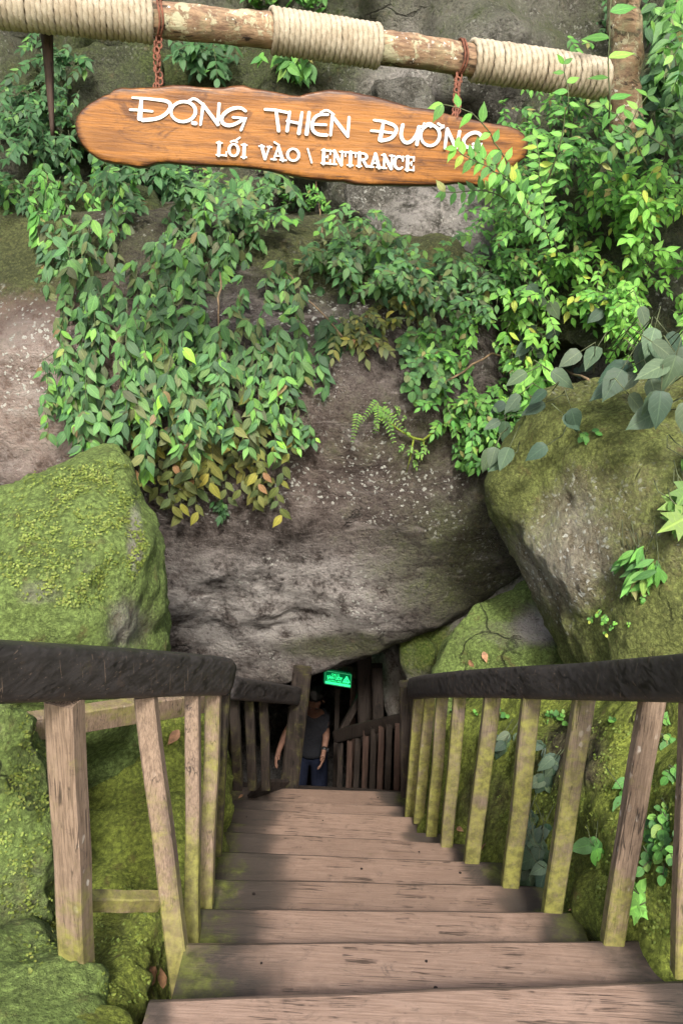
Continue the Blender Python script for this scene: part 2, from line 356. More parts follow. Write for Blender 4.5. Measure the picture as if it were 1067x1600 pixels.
# ochre mossy boulder above the right handrail
def a_right(p, w_, n):
    x, y = p[:, 0], p[:, 1]
    moss = .60+.35*sm(930, 1030, y)+.3*blob(p, 800, 740, 60, 90)+.3*blob(p, 880, 680, 120, 50)-.22*blob(p, 880, 860, 70, 90)+.3*blob(p, 1040, 960, 80, 60)
    pale = .4*blob(p, 860, 850, 90, 80)
    lich = .9+1.3*blob(p, 880, 850, 100, 100)+1*blob(p, 1000, 850, 50, 40)+.6*blob(p, 900, 700, 120, 60)
    return dict(moss=np.clip(moss, 0, 1), pale=np.clip(pale, 0, 1), lich=lich)
Rr = [P(*q) for q in [(850, 610, 4.0), (960, 590, 3.9), (1150, 570, 3.8), (1400, 600, 3.7), (795, 690, 3.95), (762, 765, 3.95), (792, 845, 3.9), (842, 895, 3.88), (895, 945, 3.8), (962, 1035, 3.7), (990, 1090, 3.65), (1020, 1250, 3.5),
    (870, 760, 3.65), (900, 850, 3.5), (960, 690, 3.45), (880, 670, 3.7), (960, 950, 3.2), (1080, 850, 3.05), (1080, 1000, 2.9), (1080, 700, 3.35), (1400, 900, 2.8), (1400, 1200, 2.6), (1100, 1200, 2.7), (1015, 1090, 3.15)]]
Rr += [bk(p, 1.6)+Vector((.1, 0, 0)) for p in Rr[:12]]
rock('mossy_boulder', Rr, M['goldrock'], voxel=.026, smooth=4, disp=((1.2, .07), (4, .028), (12, .013), (35, .007)), facet=(2.3, .035, True), attrs=a_right, seed=9,
     label='large ochre and green lichen speckled boulder above the right handrail', cat='boulder', group='boulders beside the stairs')

# lower yellow green boulder between it and the cave
def a_mid(p, w_, n):
    pale = .8*blob(p, 850, 972, 45, 35, .6)+.4*blob(p, 800, 990, 70, 25)
    moss = .85-.8*np.clip(pale, 0, 1)
    return dict(moss=np.clip(moss, 0, 1), pale=np.clip(pale, 0, 1), lich=.1)
Mm = [P(*q) for q in [(680, 1055, 4.1), (700, 1000, 4.15), (712, 985, 4.2), (735, 955, 4.25), (775, 935, 4.35), (800, 925, 4.4), (848, 903, 4.45), (885, 930, 4.42), (905, 970, 4.4), (940, 1040, 4.3), (950, 1120, 4.2), (672, 1120, 3.95), (668, 1260, 3.95),
    (760, 1020, 4.02), (850, 1010, 4.0), (800, 1130, 3.85), (900, 1120, 3.8), (800, 1250, 3.7)]]
Mm += [bk(p, .9)+Vector((.1, 0, 0)) for p in Mm[:12]]
rock('mossy_boulder', Mm, M['mossrock'], voxel=.024, smooth=3, disp=((1.5, .05), (5, .03), (16, .012)), facet=(3, .03, True), attrs=a_mid, seed=12,
     label='low yellow green mossy boulder with a grey bare patch, right of the cave mouth', cat='boulder', group='boulders beside the stairs')
# pale slab wedged behind
Ps = front([(630, 1010, 5.05), (690, 955, 4.95), (760, 915, 4.85), (840, 870, 4.75), (880, 890, 4.65), (870, 980, 4.6), (700, 1070, 4.8), (645, 1090, 4.95)], 1.0, .9)
rock('wedged_stone', Ps, M['pale'], voxel=.03, smooth=3, disp=((1.5, .05), (6, .03), (18, .01)), facet=(2.5, .05, True), attrs=lambda p, w_, n: dict(moss=.35+.5*blob(p, 660, 1010, 50, 50), pale=.7*np.ones(len(p)), lich=.3), seed=14,
     label='pale grey stone wedged between the giant boulder and the low mossy boulder', cat='stone')
# grey rock inside the mouth, right
Gs = front([(585, 985, 6.1), (622, 1000, 5.9), (668, 1050, 5.6), (690, 1100, 5.3), (680, 1200, 5.2), (645, 1240, 5.2), (628, 1130, 5.5), (600, 1070, 5.9), (572, 1030, 6.2)], 3.0, 1.0, 0, (.5, 0, 0))
rock('cave_side_rock', Gs, M['pale'], voxel=.04, smooth=3, disp=((1.5, .08), (6, .03)), facet=(2.5, .05, True), attrs=lambda p, w_, n: dict(moss=.1+0*p[:, 0], pale=1.0*blob(p, 612, 1035, 12, 60, .6), lich=.0), seed=15,
     label='grey streaked rock face forming the right side of the cave mouth', cat='rock')

# cave shell (rock with cave shade in its colour, around the hidden lower flight)
def shell(name, lo, hi, seed, label):
    pts = [(x, y, z) for x in (lo[0], hi[0]) for y in (lo[1], hi[1]) for z in (lo[2], hi[2])]
    return rock(name, [Vector(p) for p in pts], M['cave'], voxel=.10, smooth=2, disp=((.7, .3), (2.5, .12), (7, .04)), facet=(1.2, .12, True), seed=seed, label=label, cat='rock', group='rocks lining the cave')
shell('cave_wall_rock', (-4, 8.2, -6), (5, 9.6, 1), 21, 'shade-darkened rock closing the back of the cave')
shell('cave_wall_rock', (-4, 4.2, -6), (-1.25, 9, -.6), 22, 'shade-darkened rock along the left side of the cave')
shell('cave_wall_rock', (1.5, 5.4, -6), (5, 9, .4), 23, 'shade-darkened rock along the right side of the cave')

# ground and cliff as heightfields
def stair_z(Y): return np.where(Y < 1.5, 0, np.where(Y < 4.2, -(Y-1.5)*.5, -1.35-(np.minimum(Y, 6.8)-4.2)*1.08))
def grid_mesh(name, us, vs, fn):
    U, V = np.meshgrid(us, vs, indexing='ij'); X, Y, Z = fn(U, V)
    nu, nv = U.shape; co_ = np.stack([X, Y, Z], -1).reshape(-1, 3)
    fs = [(i*nv+j, (i+1)*nv+j, (i+1)*nv+j+1, i*nv+j+1) for i in range(nu-1) for j in range(nv-1)]
    me = bpy.data.meshes.new(name); me.from_pydata(co_.tolist(), [], fs); return me
def nonlin(a, b, c, n1, n2):      # dense between b..c, sparse outside
    return np.concatenate([-np.geomspace(-a, -b+.01, n2)[:-1] if b < 0 else [], np.linspace(b, c, n1), np.geomspace(c+.3, -a, n2)])
def gfn(U, V):
    xc = np.where(V < 2, .27, .27-(np.clip(V, 2, 4.3)-2)*.12); s = np.abs(U-xc)
    side = sm(.72, 1.7, s); base = stair_z(V)-.38
    far = sm(2, 12, np.hypot(U, V-2))*.0
    z = base*(1-side)+side*np.maximum(base*.55-.1, -1.2)+far
    z = np.where(V < 1.2, -.30, z)
    n_ = np.vectorize(lambda a, b: noise.fractal(Vector((a*1.1, b*1.1, 3)), 1., 2., 4))(U, V)
    return U, V, z+n_*.09*np.minimum(1, side+.25)
gx = nonlin(-60, -3, 3, 90, 10); gy = np.concatenate([[-60, -30, -15, -8, -4, -2, -1, 0], np.linspace(.4, 8.2, 110), [9, 10, 14, 25, 60]])
gme = grid_mesh('ground', gx, gy, gfn)
finish_rock('ground', gme, M['bank'], ((6, .015),), None, lambda p, w_, n: dict(moss=.85*(1-sm(4.2, 4.8, w_[:, 1])), pale=0., lich=0.), 3, 'structure', None, None, None)

def cfn(U, V):      # U = x, V = z
    f = np.vectorize(lambda a, b: noise.fractal(Vector((a*.55+9, b*.55, 1)), 1., 2., 3))(U, V)
    g = np.vectorize(lambda a, b: (lambda d: d[1]-d[0])(noise.voronoi(Vector((a*.85+3+f_(a, b), b*.7+f_(b, a), 2)))[0]))(U, V)
    Y = 6.6+f*.9-np.minimum(g, .5)*.9+.12*(V-1.5)*0-np.clip(V-4.2, 0, 9)*.25+.5*np.exp(-((U-.2)/.6)**2)*0
    Y = np.where(U > 1.8, Y-(U-1.8)*.45, Y); Y = np.where(U < -2.2, Y+(U+2.2)*.35, Y)
    return U, Y, V
def f_(a, b): return noise.noise(Vector((a*1.7, b*1.7, 7)))*.35
cme = grid_mesh('cliff', np.linspace(-9, 9, 300), np.linspace(-.6, 7.5, 150), cfn)
def a_cliff(p, w_, n):
    x, y = p[:, 0], p[:, 1]
    moss = .42+.3*blob(p, 200, 120, 160, 100)+.25*blob(p, 480, 60, 140, 90)-.45*blob(p, 690, 340, 120, 70)-.3*blob(p, 620, 120, 60, 80)
    pale = 1.0*blob(p, 690, 340, 110, 70, .6)+.7*blob(p, 620, 130, 60, 80)+.6*blob(p, 480, 30, 200, 50)+.5*blob(p, 780, 30, 100, 90)
    return dict(moss=np.clip(moss, 0, 1), pale=np.clip(pale, 0, 1), lich=.3)
finish_rock('cliff', cme, M['cliff'], ((1.6, .10), (5, .05), (14, .02)), None, a_cliff, 4, 'structure', None, None, None)

# ledge stones in front of the cliff, above the boulder
def ledge(pts, back, seed, label, mat='cliff', moss=.4):
    rock('ledge_rock', front(pts, back, .8, 0), M[mat], voxel=.035, smooth=3, disp=((1.5, .08), (5, .05), (16, .014)), facet=(2.3, .06, True),
         attrs=lambda p, w_, n: dict(moss=moss+0*p[:, 0], pale=.6*blob(p, 690, 340, 90, 60), lich=.3), seed=seed, label=label, cat='rock', group='rocks on the ledge behind the sign')
ledge([(540, 300, 5.6), (640, 285, 5.5), (760, 300, 5.5), (800, 400, 5.4), (700, 440, 5.3), (600, 400, 5.4)], 1.2, 31, 'pale cracked rock below the right half of the wooden sign', moss=.18)
ledge([(100, 60, 6.2), (240, 40, 6.2), (270, 200, 6.0), (200, 260, 6.0), (95, 200, 6.1)], 1.2, 32, 'mossy rock behind the left end of the wooden sign', moss=.65)
ledge([(580, 120, 5.9), (680, 125, 5.9), (700, 220, 5.8), (600, 230, 5.8)], .9, 33, 'pale rounded rock just above the middle of the wooden sign', moss=.2)
ledge([(-300, 250, 5.5), (240, 300, 5.4), (280, 370, 5.0), (-300, 400, 5.0)], 1.4, 34, 'dark rock shelf under the bushes left of the sign', moss=.8)
ledge([(820, 150, 5.6), (1100, 60, 5.2), (1200, 400, 4.6), (1000, 560, 4.4), (830, 540, 4.7), (800, 380, 5.2)], 1.5, 35, 'leafy rock shoulder at the right edge of the cliff', moss=.6)

# banks and stones beside the stairs
def a_bank(p, w_, n): return dict(moss=.80-.5*blob(p, 900, 1180, 60, 60)-.35*blob(p, 760, 1250, 40, 60), pale=0.*p[:, 0], lich=.1)
B = []
for (px, py, z) in [(1200, 1560, 0), (1067, 1530, -.1), (1000, 1463, -.2), (905, 1420, -.35), (850, 1385, -.5), (790, 1348, -.65), (730, 1320, -.8), (690, 1300, -.95), (665, 1275, -1.1)]:
    q = Pz(px, py, z-.06)+Vector((-.05, 0, 0)); B += [q, q+Vector((.12, .12, .45)), q+Vector((.30, .36, .62)), q+Vector((.2, 0, -.8)), q+Vector((2.5, 0, -.8)), q+Vector((2.5, .3, .45))]
rock('mossy_bank', B, M['bank'], voxel=.026, smooth=4, disp=((1.5, .07), (5, .035), (15, .016), (40, .006)), facet=(2.6, .05, True), attrs=a_bank, seed=41,
     label='steep green mossy bank beside the stairs behind the right balusters', cat='bank', kind=None)

def stone(outline, back, seed, label, moss=.85, mat='bank', voxel=.02, dz=-.3):
    rock('mossy_stone', front(outline, back, 1.0, dz), M[mat], voxel=voxel, smooth=3, disp=((2, .05), (7, .03), (20, .012), (55, .005)), facet=(3.2, .035, True),
         attrs=lambda p, w_, n: dict(moss=moss+0*p[:, 0], pale=.5*blob(p, 60, 1380, 60, 40), lich=.2), seed=seed, label=label, cat='stone', group='mossy stones left of the stairs')
stone([(-200, 1090, 1.95), (0, 1100, 1.95), (45, 1110, 2.0), (78, 1200, 2.0), (85, 1350, 1.95), (80, 1440, 1.85), (-200, 1480, 1.7)], .7, 51, 'tall mossy stone at the left edge under the handrail', moss=.72, mat='mossrock')
stone([(-250, 1440, 1.75), (40, 1430, 1.8), (100, 1470, 1.75), (150, 1530, 1.6), (130, 1700, 1.25), (-250, 1750, 1.2)], .5, 52, 'rounded mossy stone in the lower left corner', moss=.75, mat='mossrock')
stone([(60, 1440, 1.95), (240, 1412, 2.0), (250, 1480, 1.9), (225, 1580, 1.6), (150, 1700, 1.3), (60, 1560, 1.6)], .5, 53, 'dark mossy stone under the short cross bar of the left posts', moss=.72)
stone([(110, 1260, 2.5), (290, 1250, 2.55), (300, 1330, 2.4), (262, 1392, 2.25), (120, 1400, 2.2)], .5, 54, 'flat yellow green mossy slab seen between the left posts', moss=1.0)
stone([(70, 1110, 2.9), (330, 1100, 2.95), (350, 1250, 2.75), (300, 1300, 2.6), (90, 1290, 2.6)], .5, 55, 'green mossy slab behind the left posts just under the pale brace', moss=.95, dz=-.1)
stone([(262, 1170, 3.0), (345, 1120, 3.3), (352, 1250, 3.1), (330, 1420, 2.5), (285, 1560, 1.75), (255, 1500, 1.95)], .3, 56, 'narrow mossy stone filling the gap between left posts and treads', moss=.7)

# ---------------------------------------------------------------- stairs
NOSE = [(-.37, 1.46, .95, 1.60, 0), (-.35, 1.77, .96, 1.87, -.145), (-.36, 2.05, .80, 2.12, -.29), (-.38, 2.35, .78, 2.40, -.44), (-.40, 2.66, .70, 2.68, -.58), (-.45, 2.96, .62, 2.96, -.725),
        (-.47, 3.20, .57, 3.21, -.87), (-.51, 3.51, .55, 3.52, -1.02), (-.53, 3.77, .50, 3.79, -1.16), (-.55, 4.09, .47, 4.13, -1.31)]
stairs = empty('staircase', (0.2, 2.4, -1.4), 'weathered pinkish wooden staircase descending from the viewer into the cave', 'stairs')
nailm = plain('rusty nail head', (.03, .022, .02), .5, .6)
def plank(a, b, c, d, th, seed, nx=40, ny=8):
    """quad plank, a-b the nose (left to right), d-c the back edge; slightly uneven top"""
    a, b, c, d = map(Vector, (a, b, c, d)); vs = []; rs = random.Random(seed)
    for j in range(ny+1):
        for i in range(nx+1):
            u, v = i/nx, (0, .05, .12, .25, .4, .55, .7, .85, 1)[j] if ny == 8 else j/ny; p = a.lerp(b, u).lerp(d.lerp(c, u), v)
            p = p+Vector((0, noise.noise((u*6, seed*2.3, 1))*.003 if j == 0 else 0, noise.noise((u*5, v*2, seed*3.1))*.003-(.012 if j == 0 else .001 if j == 1 else .004 if j == ny else 0)))
            vs.append(p)
    n = len(vs); vs += [p-Vector((0, 0, th)) for p in vs]; w1 = nx+1
    fs = []
    for j in range(ny):
        for i in range(nx):
            q = (j*w1+i, j*w1+i+1, (j+1)*w1+i+1, (j+1)*w1+i); fs += [q, tuple(n+k for k in reversed(q))]
    for i in range(nx): fs += [(i+1, i, n+i, n+i+1), (ny*w1+i, ny*w1+i+1, n+ny*w1+i+1, n+ny*w1+i)]
    for j in range(ny): fs += [(j*w1, (j+1)*w1, n+(j+1)*w1, n+j*w1), ((j+1)*w1+nx, j*w1+nx, n+j*w1+nx, n+(j+1)*w1+nx)]
    return vs, fs
prev = (-.62, .90, 1.2, 1.0)
treads = [(-.7, .2, 1.6, .35, .29)]+[(-.6, 1.13, 1.15, 1.30, .145)]+NOSE
for i in range(1, len(treads)):
    xl, yl, xr, yr, z = treads[i]; pxl, pyl, pxr, pyr, pz = treads[i-1]
    back = .05
    mb = MB(); rs = random.Random(i)
    sl_ = (pyr-pyl)/(pxr-pxl)
    bl = (xl, pyl-back+(xl-pxl)*sl_, z); br = (xr, pyl-back+(xr-pxl)*sl_, z)
    mb.add(*plank((xl, yl, z), (xr, yr, z), br, bl, .035, i))
    me = mb.mesh('tread'); n = len(me.vertices); a = np.empty(n*3, 'f'); me.vertices.foreach_get('co', a); a = a.reshape(-1, 3)
    u = (a[:, 0]-xl)/(xr-xl); sL = .16+.10*rs.random()+.012*i; sR = .12+.08*rs.random()
    if i <= 2: sL *= .3; sR *= .9
    nz = np.array([noise.noise((p[0]*5, p[1]*9, i*3.)) for p in a])*.08
    st = (1-sm(sL*.5, sL*1.25, u+nz))+sm(1-sR*1.3, 1-sR*.5, u+nz)
    gap = .10 if i > 2 else .0
    mo = (1-sm(.0, .16, u+nz))*(1 if i > 2 else .3)+sm(.90, 1.0, u+nz)*1.1
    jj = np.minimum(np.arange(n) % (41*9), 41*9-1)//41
    st = np.maximum(st, np.where(jj == 0, .85, 0)); set_attr(me, 'tone', np.full(n, rs.random()))  # dark nose row paints the shadow gap between treads
    set_attr(me, 'stain_shade', np.clip(st*.9, 0, 1)); set_attr(me, 'moss', np.clip(mo*.75, 0, 1))
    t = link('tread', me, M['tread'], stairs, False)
    # nail heads
    if i >= 2:
        nm = MB()
        for ux in (.12, .82) if i % 3 else (.15, .5, .85):
            for vy in (.3, .62):
                if rs.random() < .5: continue
                x_ = xl+(xr-xl)*(ux+rs.uniform(-.03, .03)); y_ = yl+(yr-yl)*ux-(.26)*vy
                rr = rs.uniform(.003, .006)
                nm = MB(); nm.tube([(x_, y_, z-.004), (x_, y_, z+.0015)], rr, 10); nm.build('nail_head', nailm, t)
    # riser board tucked under the nose
    rb = MB(); rb.beam((xl+.03, yl-.045, z-.10), (xr-.03, yr-.045, z-.10), .02, .125, side=(0, 1, 0)); r_ = rb.build('riser', M['tread'], stairs)
for s_ in (0, 1):
    mb = MB(); x0 = NOSE[0][0 if s_ == 0 else 2]; pts = []
    for a_, b_ in zip(NOSE[:-1:3]+[NOSE[-1]], NOSE[3::3]+[NOSE[-1]]): 
        if a_ is b_: continue
        p1 = Vector((a_[0]+.06, a_[1], a_[4]-.24)) if s_ == 0 else Vector((a_[2]-.06, a_[3], a_[4]-.24))
        p2 = Vector((b_[0]+.06, b_[1], b_[4]-.24)) if s_ == 0 else Vector((b_[2]-.06, b_[3], b_[4]-.24))
        mb.beam(p1, p2, .05, .18, side=(1, 0, 0))
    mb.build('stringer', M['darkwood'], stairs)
# platform the photographer stands on
pl = empty('wooden_platform', (0.4, -.5, .28), 'wooden plank landing at the top of the stairs under the viewer', 'platform')
for k in range(7):
    mb = MB(); mb.add(*plank((-1.4, .16-k*.22, .295), (2.0, .30-k*.22, .295), (2.0, .09-k*.22, .295), (-1.4, -.05-k*.22, .295), .035, 40+k, 20, 3))
    mb.build('plank', M['tread'], pl)
# lower flight inside the cave
low = empty('staircase', (0, 5.3, -4), 'dark lower flight of stairs dropping steeply inside the cave', 'stairs')
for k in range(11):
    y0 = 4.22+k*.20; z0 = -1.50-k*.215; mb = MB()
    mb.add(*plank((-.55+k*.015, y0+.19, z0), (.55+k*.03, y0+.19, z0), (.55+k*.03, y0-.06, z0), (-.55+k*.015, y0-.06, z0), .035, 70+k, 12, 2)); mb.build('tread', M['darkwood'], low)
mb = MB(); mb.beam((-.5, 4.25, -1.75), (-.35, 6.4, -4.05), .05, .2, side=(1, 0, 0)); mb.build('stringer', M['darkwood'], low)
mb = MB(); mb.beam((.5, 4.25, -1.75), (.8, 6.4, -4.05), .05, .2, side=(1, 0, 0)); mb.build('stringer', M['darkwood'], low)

# ---------------------------------------------------------------- railings
def timber(name, a, b, w, h, mat, parent, side=(1, 0, 0), segs=14, wob=.004, moss=None, stain_shade=None, seed=1, label=None):
    mb = MB(); mb.beam(a, b, w, h, side, segs, wob, seed=seed)
    me = mb.mesh(name); n = len(me.vertices); c = np.empty(n*3, 'f'); me.vertices.foreach_get('co', c); c = c.reshape(-1, 3)
    A = np.array(a); B_ = np.array(b); u = np.clip(((c-A)@(B_-A))/((B_-A)@(B_-A)), 0, 1)   # 0 at a
    if moss: set_attr(me, 'moss', moss(u, c))
    if stain_shade: set_attr(me, 'stain_shade', stain_shade(u, c))
    o = link(name, me, mat, parent, False)
    if label: o['label'] = label
    return o
def handrail(pts, w, h, mat, parent, name='handrail', rnd=.35, label=None):
    """rail swept along pts, rounded top edges and ends"""
    P_ = [Vector(p) for p in pts]; vs = []; k = []
    # resample
    path = []
    for a, b in zip(P_[:-1], P_[1:]):
        for i in range(8): path.append(a.lerp(b, i/8))
    path.append(P_[-1])
    for _ in range(3): path = [path[0]]+[(path[i-1]+path[i]*2+path[i+1])/4 for i in range(1, len(path)-1)]+[path[-1]]
    n = len(path); prof = []
    for i in range(24):
        a = 2*math.pi*i/24; c_, s_ = math.cos(a), math.sin(a); e = .45
        prof.append((math.copysign(abs(c_)**e, c_), math.copysign(abs(s_)**e, s_)))
    L_ = [0]
    for i in range(1, n): L_.append(L_[-1]+(path[i]-path[i-1]).length)
    for i, p in enumerate(path):
        t = (path[min(i+1, n-1)]-path[max(i-1, 0)]).normalized(); sd_ = t.cross(Vector((0, 0, 1))).normalized(); ot = sd_.cross(t).normalized()
        d = min(L_[i], L_[-1]-L_[i]); k_ = 1.0 if d > .03 else .80+.2*math.sqrt(max(0, 1-(1-d/.03)**2))
        for x, y in prof: vs.append(p+sd_*(x*w/2*k_)+ot*(y*h/2*k_))
    q = 24; fs = [(i*q+j, i*q+(j+1) % q, (i+1)*q+(j+1) % q, (i+1)*q+j) for i in range(n-1) for j in range(q)]
    fs += [tuple(range(q-1, -1, -1)), tuple((n-1)*q+j for j in range(q))]
    mb = MB(); mb.add(vs, fs); o = mb.build(name, mat, parent, smooth=True)
    if label: o['label'] = label
    return o
mo_low = lambda s=1.: (lambda u, c: np.clip((1-u)*1.15*s+.08, 0, 1))       # algae denser toward the foot (u=0 at foot)

# right railing
rr = empty('railing', (.75, 2.6, -.6), 'long right railing with a black handrail and algae streaked balusters beside the mossy bank', 'railing', 'railings of the stairs')
BAL = [(1085, 1092, 1068, 1508, 1.62), (1018, 1090, 957, 1462, 1.88), (912, 1090, 862, 1420, 2.15), (830, 1090, 797, 1382, 2.42), (768, 1090, 737, 1344, 2.70), (718, 1090, 697, 1318, 2.97), (691, 1090, 674, 1298, 3.22), (671, 1090, 654, 1278, 3.46), (654, 1090, 640, 1270, 3.66)]
tops = []
for k, (tx, ty, bx, by, Y) in enumerate(BAL):
    a = P(bx, by, Y-.03); b = P(tx, ty, Y); d = (b-a)
    tops.append(b)
    near = k < 2
    timber('baluster', a-d*.03, b+d*.03, .058 if k < 5 else .05, .042, M['post'] if near else M['slim'], rr, seed=k+3,
           moss=(lambda u, c: np.clip((.50-u)*1.6, 0, 1)+.12) if near else (lambda u, c, k=k: np.clip(.85-.35*u+.02*k, 0, 1)),
           stain_shade=lambda u, c: np.clip((.04-u)*12, 0, .8), label='pinkish brown baluster, cleaner than the rest' if near else None)
rp = [P(1330, 1058, 1.05), P(1180, 1059, 1.35)]+[P(t, y_, Y) for t, y_, Y in ((1067, 1060, 1.66), (912, 1065, 2.15), (830, 1066, 2.42), (768, 1067, 2.70), (718, 1069, 2.97), (670, 1072, 3.40), (645, 1076, 3.72))]
handrail(rp, .072, .106, M['rail'], rr)
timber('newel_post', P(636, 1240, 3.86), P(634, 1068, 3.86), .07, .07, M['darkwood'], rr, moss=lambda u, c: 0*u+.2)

# left railing
lr = empty('railing', (-.55, 1.8, -.3), 'short left railing with a thick black handrail on mismatched weathered posts', 'railing', 'railings of the stairs')
lp = [P(-420, 1052, 1.0), P(-150, 1048, 1.22), P(0, 1049, 1.42), P(100, 1050, 1.60), P(200, 1051, 1.82), P(280, 1053, 2.06), P(352, 1056, 2.36)]
handrail(lp, .085, .117, M['rail'], lr)
pm = lambda a0, k: (lambda u, c: np.clip((a0-u)*k, 0, 1))
timber('post', P(122, 1536, 1.62), P(101, 1092, 1.60), .070, .060, M['post'], lr, side=(1, -.25, 0), seed=21, moss=lambda u, c: np.clip((.55-u)*1.6, 0, 1)+.15, label='squared pinkish post, widest of the left railing')
timber('post', P(287, 1560, 1.72), P(228, 1088, 1.90), .052, .05, M['post'], lr, seed=22, moss=lambda u, c: np.clip((.75-u)*1.6, 0, 1)+.12, stain_shade=lambda u, c: .55*(c[:, 0] > np.median(c[:, 0]))*np.ones(len(u)), label='leaning split post')
timber('post', P(302, 1472, 1.92), P(301, 1084, 2.14), .040, .05, M['post'], lr, seed=23, moss=lambda u, c: np.clip((.75-u)*1.8, 0, 1)+.1)
timber('post', P(322, 1415, 2.14), P(334, 1083, 2.28), .045, .05, M['post'], lr, seed=24, moss=lambda u, c: .75-.3*u)
timber('post', P(338, 1332, 2.42), P(352, 1080, 2.38), .035, .04, M['darkwood'], lr, seed=25, moss=lambda u, c: .7-.3*u)
timber('brace', P(-60, 1152, 2.05), P(330, 1092, 2.62), .045, .085, M['post'], lr, side=(0, 1, 0), seed=26, moss=lambda u, c: .45+0*u, label='pale sloping brace behind the posts')
timber('cross_bar', P(136, 1408, 1.72), P(250, 1408, 1.82), .035, .050, M['post'], lr, side=(0, 1, 0), seed=27, moss=lambda u, c: .75+0*u, label='short mossy bar between two posts')

# inner left railing at the cave mouth
il = empty('railing', (-.6, 3.9, -1.2), 'short dark railing at the left of the cave mouth ending at a leaning newel post', 'railing', 'railings of the stairs')
handrail([P(352, 1074, 3.2), P(400, 1079, 3.55), P(440, 1084, 3.9), P(462, 1087, 4.12)], .08, .10, M['rail'], il)
for k, (tx, bx, Y) in enumerate([(366, 372, 3.35), (389, 395, 3.55), (412, 416, 3.75)]):
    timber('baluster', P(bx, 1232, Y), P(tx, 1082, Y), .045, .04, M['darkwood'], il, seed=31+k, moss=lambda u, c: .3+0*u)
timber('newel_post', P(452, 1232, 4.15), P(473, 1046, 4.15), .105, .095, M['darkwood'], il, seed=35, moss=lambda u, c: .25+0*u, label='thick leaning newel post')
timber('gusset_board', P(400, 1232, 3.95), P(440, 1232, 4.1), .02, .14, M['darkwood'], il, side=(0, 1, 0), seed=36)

# lower right railing inside the cave
ir = empty('railing', (.3, 5.0, -2.2), 'unlit railing of the lower flight seen deep in the cave mouth', 'railing', 'railings of the stairs')
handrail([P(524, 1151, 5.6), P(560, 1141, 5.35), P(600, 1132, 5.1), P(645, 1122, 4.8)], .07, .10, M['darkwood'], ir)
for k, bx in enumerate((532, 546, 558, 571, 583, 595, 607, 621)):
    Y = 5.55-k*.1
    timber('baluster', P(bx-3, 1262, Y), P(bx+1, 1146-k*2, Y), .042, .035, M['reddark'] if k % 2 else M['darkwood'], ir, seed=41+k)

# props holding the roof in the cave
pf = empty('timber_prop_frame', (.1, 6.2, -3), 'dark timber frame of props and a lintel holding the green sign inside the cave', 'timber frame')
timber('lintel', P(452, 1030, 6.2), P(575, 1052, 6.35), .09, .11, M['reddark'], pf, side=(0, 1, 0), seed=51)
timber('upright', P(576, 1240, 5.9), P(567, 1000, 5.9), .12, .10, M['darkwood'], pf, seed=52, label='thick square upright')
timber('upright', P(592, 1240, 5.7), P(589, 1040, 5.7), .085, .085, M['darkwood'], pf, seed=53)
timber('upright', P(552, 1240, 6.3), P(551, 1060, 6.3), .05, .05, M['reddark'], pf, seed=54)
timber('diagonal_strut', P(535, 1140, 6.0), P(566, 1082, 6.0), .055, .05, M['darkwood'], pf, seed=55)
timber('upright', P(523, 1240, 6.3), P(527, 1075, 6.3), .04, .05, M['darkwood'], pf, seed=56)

# ---------------------------------------------------------------- green lit sign
def text_mesh(name, s, size, origin, X, Yv, parent, mat, th=.002, bold=0.0, fit=None):
    cu = bpy.data.curves.new(name, 'FONT'); cu.body = s; cu.size = size; cu.extrude = th/2; cu.offset = bold; cu.resolution_u = 4
    o = bpy.data.objects.new('tmp', cu); C.objects.link(o); dg = bpy.context.evaluated_depsgraph_get(); dg.update()
    me = bpy.data.meshes.new_from_object(o.evaluated_get(dg)); bpy.data.objects.remove(o)
    X = Vector(X).normalized(); Yv = Vector(Yv).normalized(); Z = X.cross(Yv); a = [v.co.copy() for v in me.vertices]
    w_ = max(p.x for p in a)-min(p.x for p in a); k = fit/w_ if fit else 1; x0 = min(p.x for p in a)
    for v, p in zip(me.vertices, a): v.co = Vector(origin)+X*((p.x-x0)*k)+Yv*p.y+Z*p.z
    return link(name, me, mat, parent, False)
gl = plain('backlit green acrylic', (.01, .10, .05), .3, vary=.1, emit=(.0, .30, .09), es=.12, bump=0)
gt = plain('backlit pale green lettering', (.1, .6, .3), .3, vary=.05, emit=(.03, 1., .30), es=.75, bump=0)
gs = empty('warning_sign', P(528, 1060, 6.1), 'small green lit warning sign with a triangle hanging in the dark cave', 'sign')
a0, a1 = P(508, 1047, 6.12), P(549, 1054, 6.2); b0, b1 = P(507, 1068, 6.12), P(548, 1074, 6.2)
X = (a1-a0); Wd = X.length; X.normalize(); Hh = (a0-b0).length; Yv = (a0-b0).normalized(); Zn = X.cross(Yv).normalized()
if Zn.y > 0: Zn = -Zn
def gsp(u, v, d=0): return b0+X*(u*Wd)+Yv*(v*Hh)+Zn*d
mb = MB(); mb.box8([gsp(0, 0), gsp(1, 0), gsp(1, 0, -.03), gsp(0, 0, -.03), gsp(0, 1), gsp(1, 1), gsp(1, 1, -.03), gsp(0, 1, -.03)]); mb.build('panel', gl, gs)
mb = MB()
for (u0, v0, u1, v1) in ((0, 0, 1, .05), (0, .95, 1, 1), (0, .05, .02, .95), (.98, .05, 1, .95)):
    mb.box8([gsp(u0, v0, .001), gsp(u1, v0, .001), gsp(u1, v0, .005), gsp(u0, v0, .005), gsp(u0, v1, .001), gsp(u1, v1, .001), gsp(u1, v1, .005), gsp(u0, v1, .005)])
mb.build('border', plain('pale green sign border', (.2, .35, .28), .4, emit=(.02, .35, .12), es=.35), gs)
